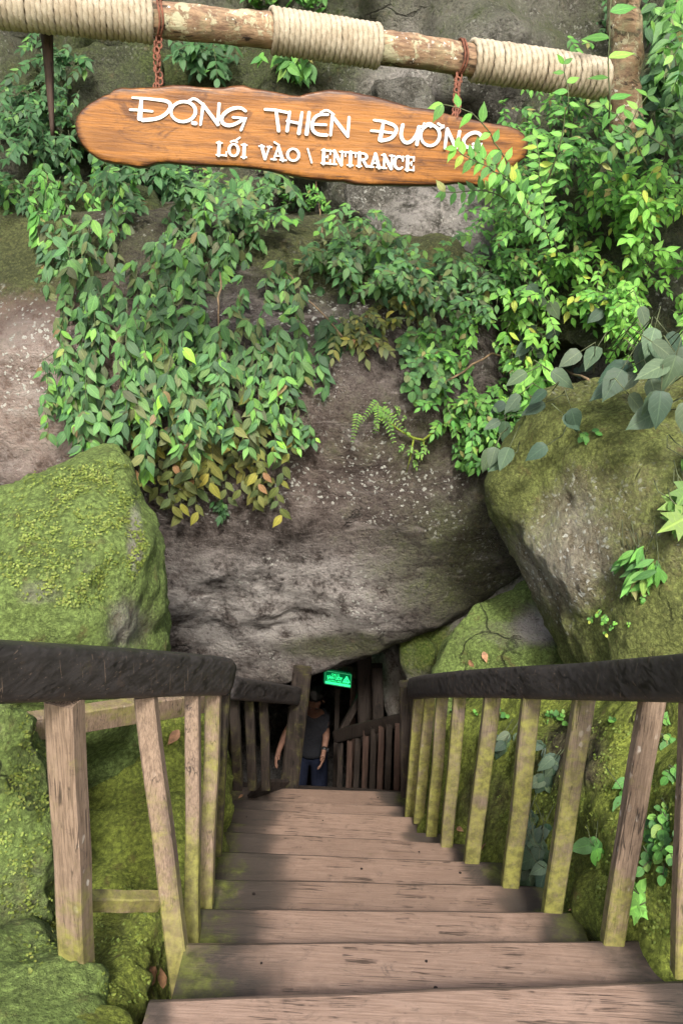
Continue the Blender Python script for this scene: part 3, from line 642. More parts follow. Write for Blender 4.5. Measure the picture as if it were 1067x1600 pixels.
mb = MB(); mb.box8([gsp(.03, .06, .001), gsp(.97, .06, .001), gsp(.97, .06, .003), gsp(.03, .06, .003), gsp(.03, .21, .001), gsp(.97, .21, .001), gsp(.97, .21, .003), gsp(.03, .21, .003)]); mb.build('bottom_stripe', gt, gs)
text_mesh('lettering', 'CHÚ Ý!', Hh*.22, gsp(.24, .70, .004), X, Yv, gs, gt, fit=Wd*.30)
text_mesh('lettering', 'SÀN ƯỚT', Hh*.30, gsp(.08, .44, .004), X, Yv, gs, gt, bold=.001, fit=Wd*.58)
text_mesh('lettering', 'CAUTION WET FLOOR', Hh*.14, gsp(.08, .27, .004), X, Yv, gs, gt, fit=Wd*.84)
mb = MB()
tri = [(.70, .40), (.94, .40), (.82, .80)]
for i in range(3):
    p, q = tri[i], tri[(i+1) % 3]; mb.tube([gsp(*p, .005), gsp(*q, .005)], .0045, 6)
mb.tube([gsp(.79, .48, .005), gsp(.83, .58, .005), gsp(.80, .64, .005)], .005, 6)
mb.build('warning_triangle', gt, gs)
mb = MB(); mb.tube([gsp(.15, 1, -.01), gsp(.15, 1.5, -.01)], .004, 6); mb.tube([gsp(.85, 1, -.01), gsp(.85, 1.4, -.01)], .004, 6); mb.build('hanger', nailm, gs)

# ---------------------------------------------------------------- log beam with rope wraps
def logY(px): return 3.38+.62*(px/950)
axis = [(-420, -45), (-200, -22), (0, 5), (120, 17), (240, 30), (420, 47), (508, 60), (592, 73), (665, 83), (735, 94), (840, 108), (946, 125)]
AX = [P(x, y, logY(x)) for x, y in axis]
bark = wood_mat('peeling brown bark', (.13, .075, .045), (.30, .20, .12), grain=(1.5, 9, 9), dark=(.03, .02, .015), algae=(.22, .25, .14), alg=.8, rough=.8, flecks=.6, bump=.9)
N = NB(bark.node_tree); bb = bark.node_tree.nodes['Principled BSDF']; old = bb.inputs['Base Color'].links[0].from_socket; ps = N.geo.outputs['Position']
c9 = N.mix(N.ramp(N.noise(ps, 13, 6, .75, .4), .54, .60), old, (.33, .31, .20)); c9 = N.mix(N.ramp(N.noise(N.scale(ps, (.6, 1, 1)), 21, 5, .7, .3), .40, .33), c9, (.03, .018, .012))
c9 = N.mix(N.ramp(N.noise(ps, 34, 3, .6), .66, .69), c9, (.6, .58, .5)); N.l(c9, bb.inputs['Base Color'])
lg = empty('log_beam', AX[3]-Vector((0, 0, .1)), 'brown barked log beam partly wound with pale rope, high over the stairs', 'log')
def axp(px):
    xs = [a[0] for a in axis]; 
    i = max(0, min(len(xs)-2, int(np.searchsorted(xs, px))-1)); u = (px-xs[i])/(xs[i+1]-xs[i]); return AX[i].lerp(AX[i+1], u)
mb = MB(); n = 140; vs = []; seg = 28
axd = (AX[-1]-AX[0]).normalized(); s1 = axd.orthogonal().normalized(); s2 = axd.cross(s1)
for i in range(n+1):
    px = -420+(946+412)*i/n; c = axp(px)
    for j in range(seg):
        a = 2*math.pi*j/seg; q = Vector((px*.02, math.cos(a)*1.1, math.sin(a)*1.1))
        r_ = .062*(1+.10*noise.fractal(q, 1., 2., 4)+.09*max(0, noise.noise(q*3)))
        vs.append(c+(s1*math.cos(a)+s2*math.sin(a))*r_)
fs = [(i*seg+j, i*seg+(j+1) % seg, (i+1)*seg+(j+1) % seg, (i+1)*seg+j) for i in range(n) for j in range(seg)]+[tuple(range(seg)), tuple(n*seg+j for j in range(seg))]
mb.add(vs, fs); me = mb.mesh('log'); set_attr(me, 'moss', [.32]*len(me.vertices)); link('log', me, bark, lg)
ropem, t_, b_ = newmat('pale sisal rope'); N = NB(t_); ps = N.geo.outputs['Position']
cc = N.mix(N.ramp(N.noise(ps, 9, 5, .7), .3, .7), (.27, .22, .15), (.42, .37, .28)); cc = N.mix(N.ramp(N.noise(ps, 160, 3, .7), .5, .75, 0, .7), cc, (.14, .105, .06))
N.l(cc, b_.inputs['Base Color']); b_.inputs['Roughness'].default_value = .9; N.l(N.bump(N.noise(ps, 300, 4, .8), .5, .003), b_.inputs['Normal'])
def rope_wrap(x0, x1, turns, R0, rr_, label):
    vs = []; per = 72; n = int(turns*per); q = 10
    for i in range(n+1):
        u = i/n; px = x0+(x1-x0)*u; c = axp(px); th = 2*math.pi*turns*u; s = th*R0
        rad = R0*(1+.05*noise.noise((u*turns*.7, 3, x0))+.025*noise.noise((th*.7, 9, x0)))
        jit = axd*(noise.noise((th*.35, x0, 1))*rr_*.5)
        e = s1*math.cos(th)+s2*math.sin(th); cen = c+e*rad+jit
        for j in range(q):
            a = 2*math.pi*j/q; r_ = rr_*(1+.16*math.cos(3*(a-s/.034*2*math.pi/3)))
            vs.append(cen+e*(math.cos(a)*r_)+axd*(math.sin(a)*r_))
    fs = [(i*q+j, i*q+(j+1) % q, (i+1)*q+(j+1) % q, (i+1)*q+j) for i in range(n) for j in range(q)]+[tuple(range(q)), tuple(n*q+j for j in range(q))]
    mb = MB(); mb.add(vs, fs); o = mb.build('rope_wrap', ropem, lg, smooth=True); o['label'] = label
rope_wrap(-300, 238, 60, .074, .0122, 'long rope winding at the left end')
rope_wrap(424, 592, 21, .073, .0118, 'short rope winding at the middle')
rope_wrap(736, 944, 25, .072, .0120, 'rope winding at the right end')

# post stump on the right and thin post on the left
tp = empty('support_post', P(965, 330, 4.15), 'peeling bark covered post at the right end of the log beam', 'post', 'posts of the log beam')
mb = MB(); pts = [P(976+3*math.sin(k), 215-k*18, 4.2) for k in range(15)]; mb.tube(pts, [.075+.006*math.sin(k*2.1) for k in range(15)], 14)
me = mb.mesh('post_trunk'); set_attr(me, 'moss', [.45]*len(me.vertices)); link('post_trunk', me, bark, tp)
tp = empty('support_post', P(75, 330, 3.5), 'thin rotten reddish post hanging below the left end of the log beam', 'post', 'posts of the log beam')
mb = MB(); pts = [P(72+k*.9, 20+k*16, 3.55) for k in range(13)]; mb.tube(pts, [.027-.0016*k for k in range(13)], 9)
me = mb.mesh('post_trunk'); set_attr(me, 'stain_shade', [.3]*len(me.vertices)); link('post_trunk', me, M['reddark'], tp)

# ---------------------------------------------------------------- hanging wooden sign
SGL, SGR = P(118, 200, 3.42), P(824, 230, 3.66)
Xs = (SGR-SGL); Xs.z = 0; Xs.normalize(); Ns = Vector((0, 0, 1)).cross(Xs); Ns.normalize()
if Ns.y > 0: Ns = -Ns
def SP(px, py, d=0):
    r_ = ray(px, py); t = (SGL-EYE).dot(Ns)/r_.dot(Ns); return EYE+r_*t+Ns*d
OUT = [(118, 196), (121, 183), (128, 173), (140, 163), (152, 156), (163, 150), (173, 147), (180, 140), (192, 137), (205, 138), (225, 137), (250, 136), (270, 133), (290, 133), (310, 136), (330, 137), (348, 137), (365, 134), (380, 133), (395, 138), (415, 141), (440, 146), (455, 149), (468, 150), (480, 146), (495, 143), (515, 140), (530, 141), (548, 143), (565, 147), (582, 150), (600, 155), (620, 161), (642, 168), (660, 170), (680, 173), (700, 179), (720, 183), (740, 188), (765, 193), (790, 197), (806, 202), (817, 210), (823, 222), (824, 234), (820, 246), (806, 257), (795, 266), (780, 277), (766, 292), (752, 293), (735, 290), (715, 287), (695, 289), (678, 291), (660, 291), (630, 291), (600, 290), (575, 290), (555, 289), (535, 284), (515, 284), (495, 282), (480, 280), (460, 276), (440, 272), (420, 267), (395, 264), (370, 261), (350, 261), (325, 260), (300, 259), (280, 257), (262, 255), (247, 256), (232, 261), (216, 263), (200, 259), (185, 257), (165, 254), (152, 248), (140, 239), (130, 228), (122, 214)]
OUT = OUT[::-1]
board = empty('wooden_sign', SP(470, 290, -.02), 'long varnished live edge wooden board with raised white lettering, hung from the log beam', 'sign')
sgm, t_, b_ = newmat('varnished orange brown plank'); N = NB(t_); ps = N.geo.outputs['Position']
mp = N.n('ShaderNodeMapping'); N.l(ps, mp.inputs[0]); mp.inputs['Rotation'].default_value = (0, R(1), R(-6)); mp.inputs['Scale'].default_value = (1.0, 1.0, 16)
g1 = N.noise(mp.outputs[0], 2.2, 7, .6, .9); g2 = N.noise(mp.outputs[0], 9, 5, .7, .3); g0 = N.noise(ps, 2.2, 4, .5, .4)
cc = N.mix(N.ramp(g1, .32, .66), (.08, .026, .005), (.29, .115, .020)); cc = N.mix(N.ramp(g0, .4, .65, 0, .55), cc, (.34, .145, .030))
cc = N.mix(N.ramp(g2, .5, .72, 0, .5), cc, (.05, .016, .004))
sp_ = N.ramp(N.m('ADD', N.noise(mp.outputs[0], 3.5, 8, .75, 1.5), N.m('MULTIPLY', N.attr('edge').outputs['Fac'], .22)), .60, .74, 0, .9)
cc = N.mix(sp_, cc, (.035, .015, .008))
cc = N.mix(N.ramp(N.noise(N.scale(ps, (1, 1, 2.2)), 5.5, 7, .72, .8), .50, .66, 0, .8), cc, (.06, .02, .006))
cc = N.mix(N.ramp(N.noise(ps, 90, 4, .7), .62, .75, 0, .5), cc, (.06, .02, .006))
ed = N.attr('edge').outputs['Fac']; cc = N.mix(N.m('MULTIPLY', ed, N.ramp(N.noise(ps, 18, 5, .7), .35, .65, 0, .8)), cc, (.045, .015, .007))
N.l(cc, b_.inputs['Base Color']); N.l(N.ramp(g2, .3, .7, .34, .5), b_.inputs['Roughness']); b_.inputs['Specular IOR Level'].default_value = .3
b_.inputs['Coat Weight'].default_value = .05; b_.inputs['Coat Roughness'].default_value = .15
N.l(N.bump(N.m('ADD', g2, N.m('MULTIPLY', N.noise(ps, 40, 5, .7), .4)), .3, .006), b_.inputs['Normal'])
mb = MB(); n = len(OUT); rings = [(1.0, -.022), (1.0, -.014), (.990, .012), (.965, .020), (.93, .022), (.80, .022), (.5, .0225), (.2, .022)]
ctr = lambda q: (min(max(q[0], 175), 760), 200+(q[0]-118)*.062)
vs = []; edg = []
for ri, (k, d) in enumerate(rings):
    for q in OUT:
        c = ctr(q); kk = k
        if ri in (2, 3): d_ = d+.004*noise.noise((q[0]*.05, q[1]*.05, 1))
        else: d_ = d
        vs.append(SP(c[0]+(q[0]-c[0])*kk, c[1]+(q[1]-c[1])*kk, d_)); edg.append(1.0 if ri < 4 else (.8 if ri == 4 else 0.12 if ri == 5 else 0))
fs = [(r_*n+j, r_*n+(j+1) % n, (r_+1)*n+(j+1) % n, (r_+1)*n+j) for r_ in range(len(rings)-1) for j in range(n)]
fs += [tuple(range(n-1, -1, -1)), tuple((len(rings)-1)*n+j for j in range(n))]
mb.add(vs, fs); me = mb.mesh('board'); set_attr(me, 'edge', edg); link('board', me, sgm, board)
white = plain('white painted lettering', (.62, .62, .59), .5, vary=.14, sc=14, bump=.1)
_k = [0]
def stroke(mb, pts, w, h=.006, base=.021):
    """raised flat stroke on the board face: pts in photo pixels, w in pixels (number or list)"""
    _k[0] += 1; top = base+h+.0004*(_k[0] % 23)
    q = [Vector((x, y)) for x, y in pts]; k = len(q); ws = w if hasattr(w, '__len__') else [w]*k
    if len(ws) != k: ws = list(np.interp(np.linspace(0, 1, k), np.linspace(0, 1, len(ws)), ws))
    Lf, Rt = [], []
    for i in range(k):
        t = (q[min(i+1, k-1)]-q[max(i-1, 0)]).normalized(); nn = Vector((-t.y, t.x))
        Lf.append(q[i]+nn*ws[i]/2); Rt.append(q[i]-nn*ws[i]/2)
    t0 = (q[0]-q[1]).normalized(); t1 = (q[-1]-q[-2]).normalized()
    cap = lambda c, t, wd: [c+Matrix.Rotation(a, 2)@t*wd/2 for a in (.9, .45, 0, -.45, -.9)]
    e1 = cap(q[-1], t1, ws[-1]); e0 = cap(q[0], t0, ws[0])
    loop = Rt+[None]; loop = Lf+e1+Rt[::-1]+e0
    # order caps so that the loop does not cross itself
    if (e1[0]-Lf[-1]).length > (e1[-1]-Lf[-1]).length: e1 = e1[::-1]
    if (e0[0]-Rt[0]).length > (e0[-1]-Rt[0]).length: e0 = e0[::-1]
    # strip quads + cap fans
    nb = len(mb.v); F = lambda p, d: SP(p.x, p.y, d)
    top_v = [F(p, top) for p in Lf]+[F(p, top) for p in Rt]+[F(p, top) for p in e1]+[F(p, top) for p in e0]
    bot_v = [F(p, base-.006) for p in Lf]+[F(p, base-.006) for p in Rt]+[F(p, base-.006) for p in e1]+[F(p, base-.006) for p in e0]
    m_ = len(top_v); fs = [(i, i+1, k+i+1, k+i) for i in range(k-1)]
    fs.append((k-1, *[2*k+j for j in range(5)], 2*k-1)); fs.append((k, *[2*k+5+j for j in range(5)], 0))
    lp_ = list(range(k))+[2*k+j for j in range(5)]+list(range(2*k-1, k-1, -1))+[2*k+5+j for j in range(5)]
    for a, b in zip(lp_, lp_[1:]+lp_[:1]): fs.append((a, b, m_+b, m_+a))
    mb.add(top_v+bot_v, fs)
def smooth_pts(p, it=2):
    for _ in range(it):
        o = [p[0]]
        for a, b in zip(p[:-1], p[1:]): o += [(a[0]*.75+b[0]*.25, a[1]*.75+b[1]*.25), (a[0]*.25+b[0]*.75, a[1]*.25+b[1]*.75)]
        p = o+[p[-1]]
    return p
def ell(cx, cy, rx, ry, a0=0, a1=360, n=22, tilt=0):
    o = []
    for i in range(n+1):
        a = R(a0+(a1-a0)*i/n); x, y = rx*math.cos(a), ry*math.sin(a); o.append((cx+x*math.cos(tilt)-y*math.sin(tilt), cy+x*math.sin(tilt)+y*math.cos(tilt)))
    return o
A_ = lambda l: [(100+.375*x, 120+.375*y) for x, y in l]
B_4 = lambda l: [(450+.375*x, 120+.375*y) for x, y in l]
W1 = 5.2
def word(strokes, label):
    mb = MB()
    for s, w_ in strokes: stroke(mb, s, w_)
    o = mb.build('lettering', white, board); o['label'] = label
word([(A_([(290, 92), (350, 96), (420, 104)]), [3.2, 5]), (smooth_pts(A_([(400, 101), (440, 108), (450, 128), (432, 158), (395, 180), (333, 185)])), [4.5, 5.5, 5.5, 6]), (A_([(327, 100), (320, 178)]), [5, 8]), (A_([(281, 142), (325, 144), (372, 149)]), [4, 3.6]),
      (ell(*A_([(500, 150)])[0], 19.0, 15.5, tilt=-.1), [5.5, 4.2, 5.5]), (smooth_pts(A_([(520, 108), (545, 92), (580, 120)])), 4), (A_([(540, 197), (551, 199)]), 6),
      (A_([(582, 120), (571, 204)]), [5, 4]), (A_([(582, 122), (643, 203)]), [5, 5.5]), (A_([(648, 118), (641, 205)]), [5, 4]),
      (smooth_pts(A_([(757, 148), (735, 132), (690, 140), (655, 172), (662, 203), (700, 210), (752, 180)])), [4, 5.5, 5.5, 4.6]), (A_([(705, 174), (758, 178), (738, 226)]), [3.6, 5, 4.4])], 'first handwritten word, ĐỘNG')
word([([(414, 173), (430, 174), (449, 178)], 4.2), ([(431, 175), (435, 206)], [4.8, 5.4]), ([(452, 177), (448, 206)], [4, 5.5]), ([(448, 191), (469, 195)], 4), ([(471, 178), (466, 210)], [4.2, 6]), ([(482, 178), (478, 211)], [5, 6.2]),
      (smooth_pts([(511, 181), (495, 181), (487, 190), (486, 204), (494, 212), (509, 213)]), [4, 5.4, 4.8]), ([(487, 196), (508, 197)], 3.8), (smooth_pts([(500, 178), (509, 173), (520, 181)]), 3.2),
      ([(518, 182), (515, 213)], [5, 4]), ([(518, 183), (542, 214)], 5.2), ([(544, 185), (542, 215)], [4.4, 4])], 'second handwritten word, THIÊN')
word([(B_4([(354, 185), (395, 190), (432, 204)]), [3.6, 5]), (smooth_pts(B_4([(420, 198), (446, 212), (445, 235), (425, 262), (382, 270)])), [4.5, 5.5, 5]), (B_4([(392, 196), (378, 266)]), [4.4, 6.5]), (B_4([(342, 229), (385, 232), (430, 238)]), 3.8),
      (smooth_pts(B_4([(472, 205), (462, 248), (478, 279), (505, 277), (530, 245), (538, 212)])), [5.4, 5.4, 4.4]), (B_4([(540, 212), (530, 285)]), [4.6, 5.6]), (smooth_pts(B_4([(536, 216), (556, 210), (560, 198)])), 3),
      (ell(*B_4([(585, 248)])[0], 14.6, 16, tilt=.1), [5, 4, 5]), (smooth_pts(B_4([(570, 200), (585, 196), (597, 206), (586, 214)])), 3), (B_4([(618, 200), (640, 214)]), 3.6), (smooth_pts(B_4([(612, 222), (632, 220), (640, 208)])), 3),
      (B_4([(655, 222), (645, 302)]), [5, 4]), (B_4([(655, 222), (690, 300)]), 5), (B_4([(706, 232), (692, 302)]), [4.6, 4]),
      (smooth_pts(B_4([(798, 262), (788, 238), (755, 236), (722, 262), (722, 292), (752, 302), (790, 290)])), [4.5, 5.4, 5, 4.4]), (B_4([(762, 284), (796, 284), (788, 312)]), 4)], 'third handwritten word, ĐƯỜNG')
# slab serif second line, unit letter box: x 0..w, y 0..1 (up)
def arcp(cx, cy, rx, ry, a0, a1, n=12): return [(cx+rx*math.cos(R(a)), cy+ry*math.sin(R(a))) for a in np.linspace(a0, a1, n)]
SER = {
 'L': [([(.25, 0), (.25, 1)], 5), ([(.05, .03), (.95, .03)], 2.6), ([(.93, 0), (.93, .3)], 2.6), ([(.03, .97), (.5, .97)], 2.6)],
 'O': [(arcp(.5, .5, .40, .46, 0, 360, 24), [4.6, 3.0, 4.6, 3.0, 4.6])],
 'I': [([(.5, 0), (.5, 1)], 5.2), ([(.1, .03), (.9, .03)], 2.6), ([(.1, .97), (.9, .97)], 2.6)],
 'V': [([(.2, 1), (.52, .04)], 5), ([(.85, 1), (.54, .04)], 3), ([(0, .97), (.42, .97)], 2.6), ([(.66, .97), (1.02, .97)], 2.6)],
 'A': [([(.48, 1), (.80, 0)], 5), ([(.46, 1), (.18, 0)], 3), ([(.25, .33), (.72, .33)], 2.6), ([(0, .03), (.36, .03)], 2.6), ([(.60, .03), (1.02, .03)], 2.6)],
 'E': [([(.25, 0), (.25, 1)], 5), ([(.05, .03), (.92, .03)], 2.6), ([(.05, .97), (.90, .97)], 2.6), ([(.25, .5), (.65, .5)], 2.4), ([(.90, 0), (.90, .3)], 2.6), ([(.88, 1), (.88, .72)], 2.6), ([(.65, .38), (.65, .62)], 2.2)],
 'N': [([(.2, 0), (.2, 1)], 3), ([(.17, 1), (.80, .02)], 5), ([(.82, 1), (.82, 0)], 3), ([(.0, .97), (.3, .97)], 2.6), ([(.02, .03), (.4, .03)], 2.6), ([(.62, .97), (1.02, .97)], 2.6)],
 'T': [([(.5, 0), (.5, 1)], 5), ([(.02, .97), (.98, .97)], 2.8), ([(.04, .97), (.04, .68)], 2.6), ([(.96, .97), (.96, .68)], 2.6), ([(.25, .03), (.75, .03)], 2.6)],
 'R': [([(.22, 0), (.22, 1)], 5), ([(.03, .03), (.42, .03)], 2.6), ([(.03, .97), (.5, .97)], 2.8), (arcp(.48, .74, .33, .23, 90, -90), [2.8, 4.6, 2.8]), ([(.22, .5), (.5, .5)], 2.6), ([(.52, .5), (.84, .03), (1.0, .06)], [4.4, 4])],
 'C': [(arcp(.52, .5, .42, .46, 50, 315, 18), [3, 4.8, 3]), ([(.86, .98), (.86, .66)], 2.6)]}
def line2(text, spans, label):
    mb = MB()
    for ch, (x0, x1) in zip(text, spans):
        base_y = lambda x: 244.0+(x-338)*.0775
        acc = {'Ố': 'O', 'À': 'A'}.get(ch, ch); w_ = x1-x0; Hc = 20.0 if x0 < 470 else 21.0
        f = lambda x, y: (x0+x*w_+y*Hc*.04, base_y(x0+x*w_)-y*Hc)
        if ch == '\\': stroke(mb, [f(0, 1), f(1, 0)], 2.6); continue
        for s, wd in SER[acc]: stroke(mb, [f(x, y) for x, y in s], wd)
        if ch == 'Ố': stroke(mb, [f(.22, 1.14), f(.5, 1.27), f(.78, 1.14)], 2.6); stroke(mb, [f(.68, 1.30), f(.98, 1.52)], 2.8)
        if ch == 'À': stroke(mb, [f(.18, 1.36), f(.5, 1.16)], 2.8)
    o = mb.build('lettering', white, board); o['label'] = label
line2('LỐI', [(338, 355), (356, 374), (376, 386)], 'small slab serif word LỐI')
line2('VÀO\\', [(404, 423), (423, 446), (446, 468), (479, 486)], 'small slab serif word VÀO and a backslash')
line2('ENTRANCE', [(500, 516), (517, 536), (537, 554), (555, 574), (574, 594), (594, 613), (612, 629), (630, 645)], 'small slab serif word ENTRANCE')

# chains
rust = plain('rusty chain iron', (.16, .06, .035), .8, .3, vary=.4, sc=60, bump=.4)
def chain(top, bot, loops, label):
    mb = MB(); n = 9
    for strand in range(loops):
        for i in range(n):
            a = top.lerp(bot, i/n); b = top.lerp(bot, (i+1.25)/n); off = Vector((.006*math.sin(i*2+strand*2), -.01+.008*math.cos(i+strand), 0))
            c = (a+b)/2+off; d = (b-a); hl = d.length/2; d.normalize(); sdv = Vector((1, 0, 0)) if (i+strand) % 2 else Vector((.3, 1, 0)).normalized()
            pts = [c+d*(hl*math.cos(t))+sdv*(.011*math.sin(t)) for t in np.linspace(0, 2*math.pi, 13)]
            mb.tube(pts, .0038, 6, cap=False)
    # turns round the log
    c = axp(toPx(top)[0])
    for k in range(2):
        mb.tube([c+axd*(.012*k+.004*math.sin(t*3))+(s1*math.cos(t)+s2*math.sin(t))*.072 for t in np.linspace(0, 2*math.pi, 20)], .0045, 6, cap=False)
    mb.build('chain', rust, None, smooth=True, label=label, cat='chain', group='chains holding the sign')
chain(axp(248)-Vector((0, .02, .06)), SP(248, 140, -.005), 2, 'rusty chain from the log to the left half of the wooden sign')
chain(axp(716)-Vector((0, .02, .06)), SP(712, 184, -.005), 3, 'rusty chain from the log to the right half of the wooden sign')

# ---------------------------------------------------------------- plants
_V = []; _F = []
for v_, f_s in SOLIDS:
    b0_ = len(_V); _V += v_; _F += [tuple(i+b0_ for i in f) for f in f_s]
BVH = BVHTree.FromPolygons(_V, _F); del _V, _F
def hit(px, py):
    d = ray(px, py).normalized(); r_ = BVH.ray_cast(EYE, d, 12)
    if r_[0] is None: return None
    n_ = r_[1]; n_ = n_ if n_.dot(d) < 0 else -n_
    return r_[0], n_
lm, lt, lb = newmat('leaf'); N = NB(lt)
lc = N.attr('lc').outputs['Color']; lu = N.attr('lu').outputs['Fac']; lv = N.attr('lv').outputs['Fac']
au = N.m('ABSOLUTE', lu)
mid = N.ramp(au, .10, .03)
sv = N.m('FRACT', N.m('MULTIPLY', N.m('SUBTRACT', lv, N.m('MULTIPLY', au, .28)), 6.0))
sv = N.m('MULTIPLY', N.ramp(N.m('ABSOLUTE', N.m('SUBTRACT', sv, .5)), .10, .0), .45)
vein = N.m('MAXIMUM', N.m('MULTIPLY', mid, .7), sv)
blot = N.noise(N.geo.outputs['Position'], 60, 4, .7)
c_ = N.mix(N.ramp(blot, .35, .7, 0, .35), lc, N.mix(.5, lc, (.02, .03, .01)))
c_ = N.mix(N.ramp(N.noise(N.geo.outputs['Position'], 170, 3, .6), .66, .72, 0, .5), c_, (.16, .12, .05))
c_ = N.mix(N.m('MULTIPLY', vein, .65), c_, N.mix(1.0, lc, (2.2, 2.0, 1.8), 'MULTIPLY'))
lt.links.new(c_, lb.inputs['Base Color']); lb.inputs['Roughness'].default_value = .55; lb.inputs['Specular IOR Level'].default_value = .3
lt.links.new(N.bump(N.m('SUBTRACT', 1.0, vein), .35, .004), lb.inputs['Normal'])
tr = N.n('ShaderNodeBsdfTranslucent'); lt.links.new(N.mix(1.0, c_, (1.3, 1.5, .6), 'MULTIPLY'), tr.inputs[0])
mx = N.n('ShaderNodeMixShader'); mx.inputs[0].default_value = .22; lt.links.new(lb.outputs[0], mx.inputs[1]); lt.links.new(tr.outputs[0], mx.inputs[2])
lt.links.new(mx.outputs[0], lt.nodes['Material Output'].inputs['Surface'])
stemm = plain('green brown plant stem', (.06, .075, .03), .7, vary=.5, sc=20, bump=0)

def leaf_tpl(kind):
    """returns verts [x,y,z], uv, faces for a unit length leaf pointing +y, face +z"""
    if kind == 'lobed':
        ang = [-150, -120, -95, -70, -48, -25, 0, 25, 48, 70, 95, 120, 150]; rad = [.30, .45, .62, .38, .80, .48, 1., .48, .80, .38, .62, .45, .30]
        V = [(0, .0, 0)]; UV = [(0, 0)]
        for a, r_ in zip(ang, rad):
            t = math.radians(a); V.append((math.sin(t)*r_*.75, math.cos(t)*r_*.75+.0, -.12*r_*r_+(.03 if r_ < .5 else -.02))); UV.append((a/75., r_))
        return np.array(V), np.array(UV), [(0, i, i+1) for i in range(1, 13)]
    prof = dict(ovate=[(0, 0), (.10, .12), (.30, .225), (.50, .22), (.72, .13), (.88, .04), (1, .0)],
                heart=[(0, .05), (.05, .20), (.24, .31), (.48, .29), (.74, .16), (.90, .05), (1, 0)],
                lance=[(0, 0), (.15, .085), (.38, .15), (.6, .14), (.82, .07), (1, 0)],
                round=[(0, .05), (.12, .28), (.35, .40), (.62, .38), (.85, .22), (1, .02)])[kind]
    V = []; UV = []
    fold, droop = .28, .22
    for t, w_ in prof:
        z0 = -droop*t*t
        wav = .02*math.sin(t*9)
        for u in (-1, -.5, 0, .5, 1):
            V.append((u*w_, t, z0+abs(u)*w_*fold-(u*u)*w_*.18+wav*abs(u))); UV.append((u, t))
    k = len(prof); F_ = [(i*5+j, i*5+j+1, (i+1)*5+j+1, (i+1)*5+j) for i in range(k-1) for j in range(4)]
    return np.array(V), np.array(UV), F_
TPL = {k: leaf_tpl(k) for k in ('ovate', 'heart', 'lance', 'round', 'lobed')}
class Fol:
    def __init__(s): s.v = []; s.c = []; s.uv = []; s.f = []; s.n = 0; s.st = MB(); s.leaves = 0
    def leaf(s, base, d, nrm, L, kind, col, wk=1.0, curl=1.0):
        V, UV, F_ = TPL[kind]
        y = Vector(d).normalized(); z = Vector(nrm); z = z-y*z.dot(y)
        if z.length < 1e-3: z = y.orthogonal()
        z.normalize(); x = y.cross(z)
        A = np.array([x*wk, y, z*curl])
        s.v.append((V*L)@A+np.array(base)); s.c.append(np.tile(np.array([*col, 1.]), (len(V), 1))); s.uv.append(UV)
        s.f += [tuple(i+s.n for i in f) for f in F_]; s.n += len(V); s.leaves += 1
    def build(s, root):
        me = bpy.data.meshes.new('foliage'); v = np.concatenate(s.v); me.from_pydata(v.tolist(), [], s.f)
        ca = me.attributes.new('lc', 'FLOAT_COLOR', 'POINT'); ca.data.foreach_set('color', np.concatenate(s.c).astype('f').ravel())
        uv = np.concatenate(s.uv); set_attr(me, 'lu', uv[:, 0]); set_attr(me, 'lv', uv[:, 1])
        link('foliage', me, lm, root)
        if s.st.v: s.st.build('stem', stemm, root, smooth=True)
def rv(r_, a=1.): return Vector((r_.uniform(-a, a), r_.uniform(-a, a), r_.uniform(-a, a)))
DOWN = Vector((0, 0, -1)); TOV = Vector((0, -1, .25)).normalized()
PAL = dict(
 pepper=[((.065, .155, .055), 5), ((.09, .20, .06), 4), ((.045, .10, .045), 3), ((.12, .27, .05), 1.2), ((.11, .14, .055), 1.2), ((.08, .10, .05), .8), ((.18, .13, .06), .12)],
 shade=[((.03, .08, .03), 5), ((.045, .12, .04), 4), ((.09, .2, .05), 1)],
 olive=[((.11, .13, .04), 5), ((.16, .17, .045), 3), ((.07, .10, .04), 3), ((.26, .25, .05), 1.2), ((.22, .13, .06), .5)],
 small=[((.07, .20, .04), 4), ((.11, .28, .05), 4), ((.05, .14, .035), 3), ((.18, .34, .07), 1), ((.20, .20, .07), .4)],
 bright=[((.13, .32, .05), 5), ((.18, .40, .07), 3), ((.08, .22, .04), 3), ((.30, .38, .06), .6)],
 blue=[((.038, .070, .045), 5), ((.055, .095, .055), 4), ((.08, .12, .07), 2)],
 mossy=[((.17, .22, .045), 4), ((.13, .17, .035), 3), ((.20, .25, .055), 1)],
 fern=[((.10, .22, .04), 4), ((.15, .26, .05), 2)])
def pick(r_, pal):
    p = PAL[pal]; x = r_.random()*sum(a[1] for a in p)
    for c, w_ in p:
        x -= w_
        if x <= 0: break
    k = r_.uniform(.8, 1.2); return tuple(q*k*r_.uniform(.93, 1.07) for q in c)
NL = [0]
def sample(r_, regs):
    tot = [rx*ry for _, _, rx, ry in regs]; x = r_.random()*sum(tot)
    for g, t in zip(regs, tot):
        x -= t
        if x <= 0: break
    a = r_.random()*2*math.pi; q = math.sqrt(r_.random()); return g[0]+g[2]*q*math.cos(a), g[1]+g[3]*q*math.sin(a)
